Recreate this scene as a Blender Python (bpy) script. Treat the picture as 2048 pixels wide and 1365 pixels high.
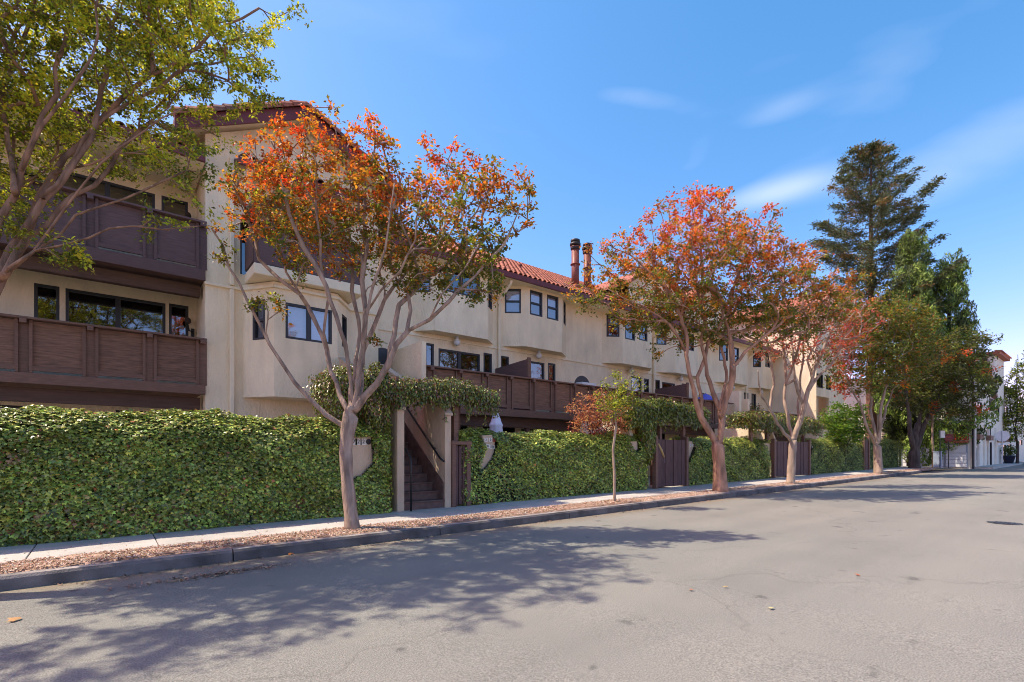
import bpy, bmesh, math, random
import numpy as np
from mathutils import Vector, Matrix
R = math.radians
for o in list(bpy.data.objects): bpy.data.objects.remove(o)
sc = bpy.context.scene
COL = sc.collection
# ------------------------------------------------------------------ camera
H = 1.4; F = 1000.0; CXP = 1024.0; HZ = 906.0            # eye height (m), focal length / horizon in 2048-px units
TH = math.atan2(1236.0, 1000.0)                           # street direction (+X) to the right of the view axis
CA, SA = math.cos(TH), math.sin(TH)
cam = bpy.data.cameras.new('camera'); camo = bpy.data.objects.new('camera', cam); COL.objects.link(camo)
cam.sensor_width = 36; cam.lens = F/2048*36; cam.shift_y = (HZ-682.5)/2048; cam.clip_end = 3000; cam.clip_start = .05
camo.location = (0, 0, H); camo.rotation_euler = (R(90), 0, -(R(90)-TH))
sc.camera = camo
# ------------------------------------------------------------------ sky, sun, exposure
SUN_POS = Vector((-.50, .40, 1.0)).normalized()
wd = bpy.data.worlds.new('World'); sc.world = wd; wd.use_nodes = True
nt = wd.node_tree; nt.nodes.clear()
wo = nt.nodes.new('ShaderNodeOutputWorld'); bg = nt.nodes.new('ShaderNodeBackground'); sky = nt.nodes.new('ShaderNodeTexSky')
sky.sky_type = 'NISHITA'; sky.sun_disc = False
sky.sun_elevation = math.asin(SUN_POS.z); sky.sun_rotation = math.atan2(SUN_POS.x, SUN_POS.y)
sky.air_density = 1.0; sky.dust_density = .9; sky.ozone_density = 2.0; sky.altitude = 0
def wn(t, **k):
    n = nt.nodes.new(t)
    for a, b in k.items(): setattr(n, a, b)
    return n
tc = wn('ShaderNodeTexCoord'); mp = wn('ShaderNodeMapping'); nz = wn('ShaderNodeTexNoise'); rp = wn('ShaderNodeMapRange'); mx = wn('ShaderNodeMixRGB')
mp.inputs['Rotation'].default_value = (0, 0, R(-39)); mp.inputs['Scale'].default_value = (1.3, 2.0, 6.5); mp.inputs['Location'].default_value = (2.6, 1.2, .35)
nz.inputs['Scale'].default_value = 1.15; nz.inputs['Detail'].default_value = 4; nz.inputs['Roughness'].default_value = .5; nz.inputs['Distortion'].default_value = .4
rp.inputs['From Min'].default_value = .50; rp.inputs['From Max'].default_value = .95; rp.inputs['To Max'].default_value = .62
nt.links.new(tc.outputs['Generated'], mp.inputs['Vector']); nt.links.new(mp.outputs[0], nz.inputs['Vector'])
acc = None
def m2(op, a, b_=None):
    x = wn('ShaderNodeMath', operation=op)
    for i, v in enumerate((a, b_)):
        if v is None: continue
        if hasattr(v, 'is_linked'): nt.links.new(v, x.inputs[i])
        else: x.inputs[i].default_value = v
    return x.outputs[0]
def vdot(vec):
    x = wn('ShaderNodeVectorMath', operation='DOT_PRODUCT'); nt.links.new(tc.outputs['Generated'], x.inputs[0]); x.inputs[1].default_value = vec; return x.outputs['Value']
acc = m2('ADD', m2('MULTIPLY', nz.outputs['Fac'], .30), .30)
# faint wisps: centre (photo px), half widths, tilt, strength
for (cx_, cy_, sx_, sy_, ti_, am_) in ((1545, 386, .085, .020, .05, .34), (1265, 195, .075, .016, -.25, .11), (1560, 222, .05, .016, .1, .10), (1380, 330, .05, .03, .6, .09), (1900, 330, .17, .05, .35, .15), (1790, 150, .16, .05, .4, .08)):
    l_ = (cx_-CXP)/F; dv = Vector((CA+SA*l_, SA-CA*l_, (HZ-cy_)/F)).normalized(); hu = Vector((dv.y, -dv.x, 0)).normalized(); hv = hu.cross(dv)
    uu = (hu*math.cos(ti_)+hv*math.sin(ti_)); vv = (hv*math.cos(ti_)-hu*math.sin(ti_))
    a_ = m2('MULTIPLY', vdot(uu), 1/sx_); b_ = m2('MULTIPLY', vdot(vv), 1/sy_)
    q_ = m2('ADD', m2('MULTIPLY', a_, a_), m2('MULTIPLY', b_, b_)); g_ = m2('EXPONENT', m2('MULTIPLY', q_, -1.0))
    acc = m2('ADD', acc, m2('MULTIPLY', m2('MULTIPLY', g_, m2('ADD', m2('MULTIPLY', nz.outputs['Fac'], 1.2), .4)), am_))
nt.links.new(acc, rp.inputs['Value'])
mx.inputs['Color2'].default_value = (4.0, 4.2, 4.8, 1)
tint = wn('ShaderNodeMixRGB', blend_type='MULTIPLY'); tint.inputs['Fac'].default_value = 1; tint.inputs['Color2'].default_value = (.97, .79, .97, 1)
sep = wn('ShaderNodeSeparateColor'); cmb = wn('ShaderNodeCombineColor'); pw_ = wn('ShaderNodeMath', operation='POWER'); ml_ = wn('ShaderNodeMath', operation='MULTIPLY')
pw_.inputs[1].default_value = 1.75; ml_.inputs[1].default_value = 3.0**-.75
nt.links.new(sky.outputs[0], sep.inputs[0]); nt.links.new(sep.outputs[0], pw_.inputs[0]); nt.links.new(pw_.outputs[0], ml_.inputs[0]); nt.links.new(ml_.outputs[0], cmb.inputs[0])
nt.links.new(sep.outputs[1], cmb.inputs[1]); nt.links.new(sep.outputs[2], cmb.inputs[2]); nt.links.new(cmb.outputs[0], tint.inputs['Color1']); nt.links.new(tint.outputs[0], mx.inputs['Color1'])
nt.links.new(rp.outputs[0], mx.inputs['Fac']); nt.links.new(mx.outputs[0], bg.inputs['Color'])
bg.inputs['Strength'].default_value = .138
nt.links.new(bg.outputs[0], wo.inputs['Surface'])
sl = bpy.data.lights.new('sun', 'SUN'); sl.energy = 2.95; sl.angle = R(.55); sl.color = (1, .905, .745)
so = bpy.data.objects.new('sun', sl); COL.objects.link(so); so.location = (0, 0, 40)
so.rotation_euler = SUN_POS.to_track_quat('Z', 'Y').to_euler()
vs = sc.view_settings; vs.view_transform = 'Standard'; vs.look = 'None'; vs.exposure = 1.12; vs.gamma = 1; vs.use_curve_mapping = False
sc.cycles.max_bounces = 8; sc.cycles.diffuse_bounces = 4; sc.cycles.transparent_max_bounces = 12
sc.cycles.use_denoising = True; sc.cycles.filter_width = 1.0
# ------------------------------------------------------------------ measuring helpers: a photo pixel to a real place
GR = .008
def gz(x): return GR*max(-20., min(60., x))
def C(px, py, d):
    l = (px-CXP)/F*d; z = H+(HZ-py)/F*d
    return Vector((CA*d+SA*l, SA*d-CA*l, z))
def atY(px, py, Y):
    return C(px, py, Y/(SA-CA*(px-CXP)/F))
def XY(px, Y): return atY(px, HZ, Y).x
def hit(px, py, A, B):
    r = C(px, py, 1.0)-Vector((0, 0, H)); ax, ay = A; ux, uy = B[0]-ax, B[1]-ay
    L = math.hypot(ux, uy); ux /= L; uy /= L
    det = r.x*(-uy)-(-ux)*r.y
    t = (ax*(-uy)-(-ux)*ay)/det; u = (r.x*ay-r.y*ax)/det
    return u if True else 0, H+r.z*t
# ------------------------------------------------------------------ materials
MT = {}
def nodes(name):
    m = bpy.data.materials.new(name); m.use_nodes = True; n = m.node_tree; MT[name] = m
    return m, n, n.nodes['Principled BSDF']
def mat(name, col, rough=.7, var=.12, scale=6, bump=.0, bscale=40, metal=0, spec=.4, stretch=(1, 1, 1), detail=6, dark=None, streak=0):
    m, n, b = nodes(name); L = n.links
    tc = n.nodes.new('ShaderNodeTexCoord'); mp = n.nodes.new('ShaderNodeMapping'); mp.inputs['Scale'].default_value = stretch
    gm = n.nodes.new('ShaderNodeNewGeometry')
    L.new(gm.outputs['Position'], mp.inputs['Vector'])
    nz = n.nodes.new('ShaderNodeTexNoise'); nz.inputs['Scale'].default_value = scale; nz.inputs['Detail'].default_value = detail
    L.new(mp.outputs[0], nz.inputs['Vector'])
    cr = n.nodes.new('ShaderNodeValToRGB')
    lo = dark if dark else tuple(c*(1-var*1.6) for c in col); hi = tuple(min(1, c*(1+var)) for c in col)
    cr.color_ramp.elements[0].position = .3; cr.color_ramp.elements[1].position = .7
    cr.color_ramp.elements[0].color = (*lo, 1); cr.color_ramp.elements[1].color = (*hi, 1)
    L.new(nz.outputs['Fac'], cr.inputs[0])
    oi = n.nodes.new('ShaderNodeObjectInfo'); mr = n.nodes.new('ShaderNodeMapRange'); mr.inputs['To Min'].default_value = 1-var*.5; mr.inputs['To Max'].default_value = 1+var*.5
    L.new(oi.outputs['Random'], mr.inputs['Value'])
    mul = n.nodes.new('ShaderNodeVectorMath'); mul.operation = 'SCALE'
    src = cr.outputs[0]
    if streak:
        m2_ = n.nodes.new('ShaderNodeMapping'); m2_.inputs['Scale'].default_value = (2.2, 2.2, .30); L.new(gm.outputs['Position'], m2_.inputs['Vector'])
        n3_ = n.nodes.new('ShaderNodeTexNoise'); n3_.inputs['Scale'].default_value = 1.7; n3_.inputs['Detail'].default_value = 7; n3_.inputs['Roughness'].default_value = .6; L.new(m2_.outputs[0], n3_.inputs['Vector'])
        r3_ = n.nodes.new('ShaderNodeValToRGB'); r3_.color_ramp.elements[0].position = .50; r3_.color_ramp.elements[0].color = (1, 1, 1, 1); r3_.color_ramp.elements[1].position = .78; r3_.color_ramp.elements[1].color = (1-streak, 1-streak*1.1, 1-streak*1.2, 1)
        L.new(n3_.outputs['Fac'], r3_.inputs[0]); x3_ = n.nodes.new('ShaderNodeMixRGB'); x3_.blend_type = 'MULTIPLY'; x3_.inputs[0].default_value = 1; L.new(src, x3_.inputs[1]); L.new(r3_.outputs[0], x3_.inputs[2]); src = x3_.outputs[0]
    L.new(src, mul.inputs[0]); L.new(mr.outputs[0], mul.inputs['Scale']); L.new(mul.outputs[0], b.inputs['Base Color'])
    b.inputs['Roughness'].default_value = rough; b.inputs['Metallic'].default_value = metal; b.inputs['Specular IOR Level'].default_value = spec
    if bump:
        n2 = n.nodes.new('ShaderNodeTexNoise'); n2.inputs['Scale'].default_value = bscale; n2.inputs['Detail'].default_value = 4
        L.new(mp.outputs[0], n2.inputs['Vector'])
        bp = n.nodes.new('ShaderNodeBump'); bp.inputs['Strength'].default_value = bump; bp.inputs['Distance'].default_value = .02
        L.new(n2.outputs['Fac'], bp.inputs['Height']); L.new(bp.outputs[0], b.inputs['Normal'])
    return m
def leafmat(name, trans=.35, rough=.42, spec=.5):
    m, n, b = nodes(name); L = n.links
    at = n.nodes.new('ShaderNodeAttribute'); at.attribute_name = 'leafcol'
    L.new(at.outputs['Color'], b.inputs['Base Color']); b.inputs['Roughness'].default_value = rough; b.inputs['Specular IOR Level'].default_value = spec
    t = n.nodes.new('ShaderNodeBsdfTranslucent'); g = n.nodes.new('ShaderNodeMixRGB'); g.blend_type = 'MULTIPLY'; g.inputs['Fac'].default_value = 1
    g.inputs['Color2'].default_value = (1.5, 1.45, .9, 1); L.new(at.outputs['Color'], g.inputs['Color1']); L.new(g.outputs[0], t.inputs['Color'])
    mx = n.nodes.new('ShaderNodeMixShader'); mx.inputs[0].default_value = trans
    L.new(b.outputs[0], mx.inputs[1]); L.new(t.outputs[0], mx.inputs[2]); L.new(mx.outputs[0], n.nodes['Material Output'].inputs['Surface'])
    return m
mat('stucco', (.90, .75, .52), .9, .085, 2.2, 1.0, 24, spec=.15, stretch=(1, 1, .45), detail=9, streak=.075)
mat('stucco_dirty', (.52, .45, .36), .9, .22, 3.5, .9, 38, spec=.15, stretch=(1, 1, .5))
mat('stucco_tan', (.56, .43, .30), .9, .12, 2.5, .9, 24, spec=.15, stretch=(1, 1, .4))
mat('trim_cream', (.89, .755, .535), .8, .05, 3, .2, 60, spec=.2)
mat('wood_brown', (.185, .10, .068), .62, .16, 5, .35, 30, stretch=(1, 1, 9))
mat('panel_brown', (.225, .122, .078), .7, .27, 4, .4, 26, stretch=(1, 1, 10))
mat('wood_plum', (.135, .077, .070), .62, .14, 5, .3, 30, stretch=(1, 1, 8))
mat('wood_beam', (.115, .068, .050), .65, .16, 3, .3, 30, stretch=(1, 1, 9))
mat('wood_gate', (.115, .062, .055), .7, .25, 5, .5, 30, stretch=(8, 8, .6))
mat('fascia_red', (.16, .035, .035), .5, .1, 4)
mat('tile_clay', (.37, .12, .062), .75, .32, 9, .3, 40)
mat('tile_dark', (.20, .095, .065), .8, .35, 9, .3, 40)
mat('metal_red', (.21, .055, .034), .5, .15, 6, .1, 30)
mat('metal_black', (.03, .028, .026), .5, .1, 8, spec=.4)
mat('frame_dark', (.035, .037, .042), .45, .08, 8)
mat('iron', (.016, .016, .017), .4, .1, 8)
mat('step_brown', (.14, .085, .068), .75, .22, 7, .3, 40)
mat('concrete', (.50, .465, .41), .9, .10, 2.2, .5, 90, spec=.2)
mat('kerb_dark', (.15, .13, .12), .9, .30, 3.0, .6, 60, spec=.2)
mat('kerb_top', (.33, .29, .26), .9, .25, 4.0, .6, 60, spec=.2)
mat('soil', (.42, .28, .20), .95, .25, 8, .8, 50)
mat('earth', (.25, .21, .16), .95, .2, 1.5)
mat('tile_white', (.72, .68, .6), .4, .08, 10)
mat('white_paint', (.80, .80, .78), .5, .04, 4)
mat('cream_far', (.80, .74, .62), .9, .05, 1.5, .3, 30)
mat('red_paint', (.40, .055, .035), .5, .08, 5)
mat('sign_red', (.14, .012, .012), .4, .05, 5)
mat('sign_back', (.52, .53, .55), .4, .06, 5, metal=.3)
mat('grey_box', (.33, .38, .44), .5, .06, 4)
mat('cloth_white', (.72, .72, .82), .9, .05, 8)
mat('cloth_blue', (.14, .15, .55), .9, .06, 8)
mat('pot_navy', (.02, .022, .045), .4, .06, 8)
mat('globe_glass', (.72, .72, .70), .25, .02, 5)
mat('brass', (.5, .36, .14), .4, .1, 6)
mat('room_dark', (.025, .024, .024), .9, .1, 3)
mat('blind_blue', (.84, .84, .93), .7, .05, 3, .3, 2, stretch=(.1, .1, 22))
mat('blind_grey', (.36, .37, .44), .7, .05, 3)
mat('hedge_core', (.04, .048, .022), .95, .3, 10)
mat('glyph_dark', (.03, .028, .03), .6, .05, 5)
mat('glyph_red', (.35, .08, .06), .6, .05, 5)
mat('car_dark', (.03, .015, .015), .25, .05, 4, spec=.6)
mat('rubber', (.02, .02, .02), .8, .05, 4)
mat('bark_myrtle', (.40, .275, .20), .7, .38, 7, .8, 22, stretch=(1.5, 1.5, .35))
mat('bark_brown', (.30, .165, .10), .75, .38, 7, .8, 22, stretch=(1.5, 1.5, .35))
mat('bark_orange', (.42, .225, .135), .7, .32, 5, .8, 20, stretch=(1.5, 1.5, .35))
mat('bark_tan', (.36, .26, .185), .75, .28, 5, .8, 20, stretch=(1.5, 1.5, .35))
mat('bark_dark', (.075, .055, .045), .9, .35, 5, .9, 20, stretch=(1.5, 1.5, .3))
mat('bark_redwood', (.17, .085, .05), .9, .3, 4, .9, 15, stretch=(1.5, 1.5, .2))
mat('vine_stem', (.16, .10, .075), .9, .3, 9, .6, 30)
leafmat('leaf', .50); leafmat('leaf_ivy', .10, .36, .55); leafmat('leaf_conifer', .12, .6, .3); leafmat('litter', .05, .8, .2)
# asphalt
m, n, b = nodes('asphalt'); L = n.links
gm = n.nodes.new('ShaderNodeNewGeometry')
def tex(kind, scale, detail=4, **k):
    t = n.nodes.new(kind); t.inputs['Scale'].default_value = scale
    if 'Detail' in t.inputs: t.inputs['Detail'].default_value = detail
    for a, v in k.items(): setattr(t, a, v)
    L.new(gm.outputs['Position'], t.inputs['Vector']); return t
def ramp(src, stops):
    r = n.nodes.new('ShaderNodeValToRGB'); e = r.color_ramp.elements
    while len(e) < len(stops): e.new(.5)
    for q, (p, c) in zip(e, stops): q.position = p; q.color = (*c, 1)
    L.new(src, r.inputs[0]); return r
def mulc(a, c, f=1):
    x = n.nodes.new('ShaderNodeMixRGB'); x.blend_type = 'MULTIPLY'; x.inputs[0].default_value = f
    L.new(a, x.inputs[1]); L.new(c, x.inputs[2]); return x.outputs[0]
g1 = tex('ShaderNodeTexNoise', 95, 3); g2 = tex('ShaderNodeTexNoise', .55, 5); g3 = tex('ShaderNodeTexVoronoi', 160); g4 = tex('ShaderNodeTexNoise', 2.6, 6)
c0 = ramp(g1.outputs['Fac'], [(.28, (.122, .119, .102)), (.5, (.208, .202, .174)), (.75, (.318, .309, .267))]).outputs[0]
c1 = ramp(g2.outputs['Fac'], [(.3, (.90, .90, .90)), (.7, (1.06, 1.05, 1.03))]).outputs[0]
c2 = ramp(g3.outputs['Color'], [(.2, (.82, .82, .82)), (.8, (1.12, 1.11, 1.09))]).outputs[0]
c3 = ramp(g4.outputs['Fac'], [(.275, (.55, .55, .57)), (.335, (1, 1, 1))]).outputs[0]
cc = mulc(mulc(mulc(c0, c1), c2), c3)
wv = n.nodes.new('ShaderNodeTexVoronoi'); wv.feature = 'DISTANCE_TO_EDGE'; wv.inputs['Scale'].default_value = .17
nzz = tex('ShaderNodeTexNoise', 1.3, 5); ad = n.nodes.new('ShaderNodeMixRGB'); ad.blend_type = 'ADD'; ad.inputs[0].default_value = .9
L.new(gm.outputs['Position'], ad.inputs[1]); L.new(nzz.outputs['Color'], ad.inputs[2]); L.new(ad.outputs[0], wv.inputs['Vector'])
c4 = ramp(wv.outputs['Distance'], [(.0003, (.74, .73, .72)), (.0016, (1, 1, 1))]).outputs[0]
sv = tex('ShaderNodeTexVoronoi', 1.7); c5 = ramp(sv.outputs['Distance'], [(.045, (.50, .49, .50)), (.075, (1, 1, 1))]).outputs[0]
mpl = n.nodes.new('ShaderNodeMapping'); mpl.inputs['Scale'].default_value = (.045, .55, 1); L.new(gm.outputs['Position'], mpl.inputs['Vector'])
ln_ = n.nodes.new('ShaderNodeTexNoise'); ln_.inputs['Scale'].default_value = 1.6; ln_.inputs['Detail'].default_value = 6; L.new(mpl.outputs[0], ln_.inputs['Vector'])
c6 = ramp(ln_.outputs['Fac'], [(.32, (.86, .86, .87)), (.5, (1, 1, 1)), (.68, (1.08, 1.07, 1.05))]).outputs[0]
sy = n.nodes.new('ShaderNodeSeparateXYZ'); L.new(gm.outputs['Position'], sy.inputs[0]); wob = n.nodes.new('ShaderNodeMath'); wob.operation = 'MULTIPLY_ADD'; L.new(g4.outputs['Fac'], wob.inputs[0]); wob.inputs[1].default_value = .5; L.new(sy.outputs['Y'], wob.inputs[2])
gt_ = n.nodes.new('ShaderNodeMapRange'); gt_.inputs['From Min'].default_value = 6.9; gt_.inputs['From Max'].default_value = 7.45; L.new(wob.outputs[0], gt_.inputs['Value'])
c7 = ramp(gt_.outputs[0], [(0, (1, 1, 1)), (1, (.95, .80, .66))]).outputs[0]
L.new(mulc(mulc(mulc(mulc(cc, c4, .6), c5, .8), c6), c7), b.inputs['Base Color'])
b.inputs['Roughness'].default_value = .85; b.inputs['Specular IOR Level'].default_value = .25
bp = n.nodes.new('ShaderNodeBump'); bp.inputs['Strength'].default_value = .6; bp.inputs['Distance'].default_value = .012
L.new(g1.outputs['Fac'], bp.inputs['Height']); L.new(bp.outputs[0], b.inputs['Normal'])
# glass: partly see-through, partly mirror
m, n, b = nodes('glass'); L = n.links
tr = n.nodes.new('ShaderNodeBsdfTransparent'); tr.inputs[0].default_value = (.86, .89, .91, 1)
gl = n.nodes.new('ShaderNodeBsdfGlossy'); gl.inputs['Roughness'].default_value = .015; gl.inputs[0].default_value = (.92, .95, 1, 1)
lw = n.nodes.new('ShaderNodeLayerWeight'); lw.inputs[0].default_value = .42
mr = n.nodes.new('ShaderNodeMapRange'); mr.inputs['To Min'].default_value = .16; mr.inputs['To Max'].default_value = .8
L.new(lw.outputs['Fresnel'], mr.inputs[0])
mx = n.nodes.new('ShaderNodeMixShader'); L.new(mr.outputs[0], mx.inputs[0]); L.new(tr.outputs[0], mx.inputs[1]); L.new(gl.outputs[0], mx.inputs[2])
L.new(mx.outputs[0], n.nodes['Material Output'].inputs['Surface'])
# ------------------------------------------------------------------ mesh helpers
ORG = {}
def org(o): return ORG.get(o.name, Vector((0, 0, 0))) if o else Vector((0, 0, 0))
def link(name, me, parent=None, local=None):
    o = bpy.data.objects.new(name, me); COL.objects.link(o)
    if parent: o.parent = parent; ORG[o.name] = org(parent)
    if local is not None: o.location = Vector(local)-org(parent)
    return o
def tag(o, label=None, cat=None, group=None, kind=None):
    for k, v in (('label', label), ('category', cat), ('group', group), ('kind', kind)):
        if v: o[k] = v
    return o
def thing(name, label, cat, loc, group=None):
    o = bpy.data.objects.new(name, None); COL.objects.link(o); o.location = loc; ORG[o.name] = Vector(loc); o.empty_display_size = .2
    return tag(o, label, cat, group)
class MB:
    def __init__(s): s.v = []; s.f = []
    def poly(s, pts):
        k = len(s.v); s.v += [tuple(p) for p in pts]; s.f.append(tuple(range(k, k+len(pts)))); return s
    def hexa(s, p):      # 8 points: bottom 4, top 4
        k = len(s.v); s.v += [tuple(q) for q in p]
        s.f += [(k+3, k+2, k+1, k), (k+4, k+5, k+6, k+7)]+[(k+i, k+(i+1) % 4, k+4+(i+1) % 4, k+4+i) for i in range(4)]; return s
    def box(s, x0, x1, y0, y1, z0, z1):
        return s.hexa([(x0, y0, z0), (x1, y0, z0), (x1, y1, z0), (x0, y1, z0), (x0, y0, z1), (x1, y0, z1), (x1, y1, z1), (x0, y1, z1)])
    def obox(s, A, u, w, nrm, t0, t1, z0, z1):   # box along u from A, w long, from t0 to t1 along nrm
        P = lambda a, t, z: (A[0]+u[0]*a+nrm[0]*t, A[1]+u[1]*a+nrm[1]*t, z)
        return s.hexa([P(0, t1, z0), P(w, t1, z0), P(w, t0, z0), P(0, t0, z0), P(0, t1, z1), P(w, t1, z1), P(w, t0, z1), P(0, t0, z1)])
    def prism(s, pts, ax, a0, a1):               # 2-D outline extruded along axis ax ('x','y','z')
        def q(p, a):
            return (a, p[0], p[1]) if ax == 'x' else ((p[0], a, p[1]) if ax == 'y' else (p[0], p[1], a))
        k = len(s.v); n = len(pts)
        s.v += [q(p, a0) for p in pts]+[q(p, a1) for p in pts]
        s.f += [tuple(range(k+n-1, k-1, -1)), tuple(range(k+n, k+2*n))]+[(k+i, k+(i+1) % n, k+n+(i+1) % n, k+n+i) for i in range(n)]; return s
    def tube(s, pts, rad, n=8, cap=True):
        pts = [Vector(p) for p in pts]; k = len(s.v); m = len(pts)
        if not hasattr(rad, '__len__'): rad = [rad]*m
        ref = None
        for i, p in enumerate(pts):
            d = (pts[min(i+1, m-1)]-pts[max(i-1, 0)]).normalized()
            if ref is None: ref = Vector((1, 0, 0)) if abs(d.x) < .8 else Vector((0, 1, 0))
            a = (ref-d*ref.dot(d)).normalized(); ref = a; b_ = d.cross(a)
            for j in range(n):
                t = 2*math.pi*j/n; s.v.append(tuple(p+(a*math.cos(t)+b_*math.sin(t))*rad[i]))
        for i in range(m-1):
            for j in range(n):
                s.f.append((k+i*n+j, k+i*n+(j+1) % n, k+(i+1)*n+(j+1) % n, k+(i+1)*n+j))
        if cap: s.f.append(tuple(range(k+n-1, k-1, -1))); s.f.append(tuple(range(k+(m-1)*n, k+m*n)))
        return s
    def lathe(s, c, prof, n=16):                 # prof: (r, z) pairs
        return s.tube([(c[0], c[1], c[2]+z) for r, z in prof], [max(r, .001) for r, z in prof], n)
    def build(s, name, m, parent=None, smooth=False, kind=None, bevel=0):
        me = bpy.data.meshes.new(name); O = org(parent)
        me.from_pydata([(x-O.x, y-O.y, z-O.z) for x, y, z in s.v], [], s.f)
        if bevel:
            bm = bmesh.new(); bm.from_mesh(me)
            bmesh.ops.bevel(bm, geom=[e for e in bm.edges], offset=bevel, segments=1, affect='EDGES', clamp_overlap=True); bm.to_mesh(me); bm.free()
        me.materials.append(MT[m])
        if smooth: me.polygons.foreach_set('use_smooth', [True]*len(me.polygons))
        o = link(name, me, parent)
        if kind: o['kind'] = kind
        return o
# ------------------------------------------------------------------ leaves (each leaf is a small folded face)
DIA = (np.array([(0, 0, 0), (-.27, .45, .07), (0, 1, -.06), (.27, .45, .07)]), [(0, 3, 2), (0, 2, 1)])
IVY = (np.array([(0, .16, .05), (0, -.10, 0), (.34, -.14, -.03), (.56, .28, -.05), (.22, .36, 0), (0, .85, -.06), (-.22, .36, 0), (-.56, .28, -.05), (-.34, -.14, -.03)]),
       [(0, i, i+1) for i in range(1, 8)]+[(0, 8, 1)])
SPRAY = (np.array([(0, 0, 0), (-.16, .5, .03), (0, 1, -.1), (.16, .5, .03)]), [(0, 3, 2), (0, 2, 1)])
CHIP = (np.array([(-.5, -.16, 0), (.45, -.2, .06), (.5, .15, 0), (-.4, .2, .08)]), [(0, 1, 2), (0, 2, 3)])
def leafmesh(name, P, N, S, COLR, shape, rng, m, parent=None, jit=.6, dirs=None, spin=True):
    n = len(P)
    N = N+rng.normal(0, jit, (n, 3)); N /= np.linalg.norm(N, axis=1)[:, None]+1e-9
    T = rng.normal(0, 1, (n, 3)) if dirs is None else dirs+rng.normal(0, .35, (n, 3))
    T -= N*(T*N).sum(1)[:, None]; T /= np.linalg.norm(T, axis=1)[:, None]+1e-9
    B = np.cross(T, N); sv, sf = shape; k = len(sv)
    V = P[:, None, :]+S[:, None, None]*(sv[None, :, 0:1]*B[:, None, :]+sv[None, :, 1:2]*T[:, None, :]+sv[None, :, 2:3]*N[:, None, :])
    O = np.array(org(parent)); V = (V-O).reshape(-1, 3).astype(np.float32)
    Fc = (np.array(sf)[None]+(np.arange(n)*k)[:, None, None]).reshape(-1, 3).astype(np.int32)
    me = bpy.data.meshes.new(name); me.vertices.add(len(V)); me.vertices.foreach_set('co', V.ravel())
    me.loops.add(Fc.size); me.loops.foreach_set('vertex_index', Fc.ravel())
    me.polygons.add(len(Fc)); me.polygons.foreach_set('loop_start', np.arange(0, Fc.size, 3, dtype=np.int32))
    try: me.polygons.foreach_set('loop_total', np.full(len(Fc), 3, dtype=np.int32))
    except Exception: pass
    at = me.attributes.new('leafcol', 'FLOAT_COLOR', 'POINT')
    cl = np.ones((len(V), 4), np.float32); cl[:, :3] = np.repeat(np.clip(COLR, 0, 1), k, axis=0); at.data.foreach_set('color', cl.ravel())
    me.update(calc_edges=True); me.materials.append(MT[m])
    return link(name, me, parent)
def pal(rng, n, cols, w=None, var=.18):
    cols = np.array(cols); i = rng.choice(len(cols), n, p=None if w is None else np.array(w)/sum(w))
    return cols[i]*(1+rng.normal(0, var, (n, 1)))*(1+rng.normal(0, var*.3, (n, 3)))
RED = (.58, .075, .03); ORANGE = (.60, .165, .022); AMBER = (.50, .245, .028); RUST = (.32, .095, .026); OLIVE = (.20, .175, .03); GREEN = (.12, .155, .025)
YELLOW = (.60, .52, .045); LIME = (.40, .45, .04); DKGREEN = (.055, .08, .018); PINKRED = (.55, .12, .09)
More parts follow.
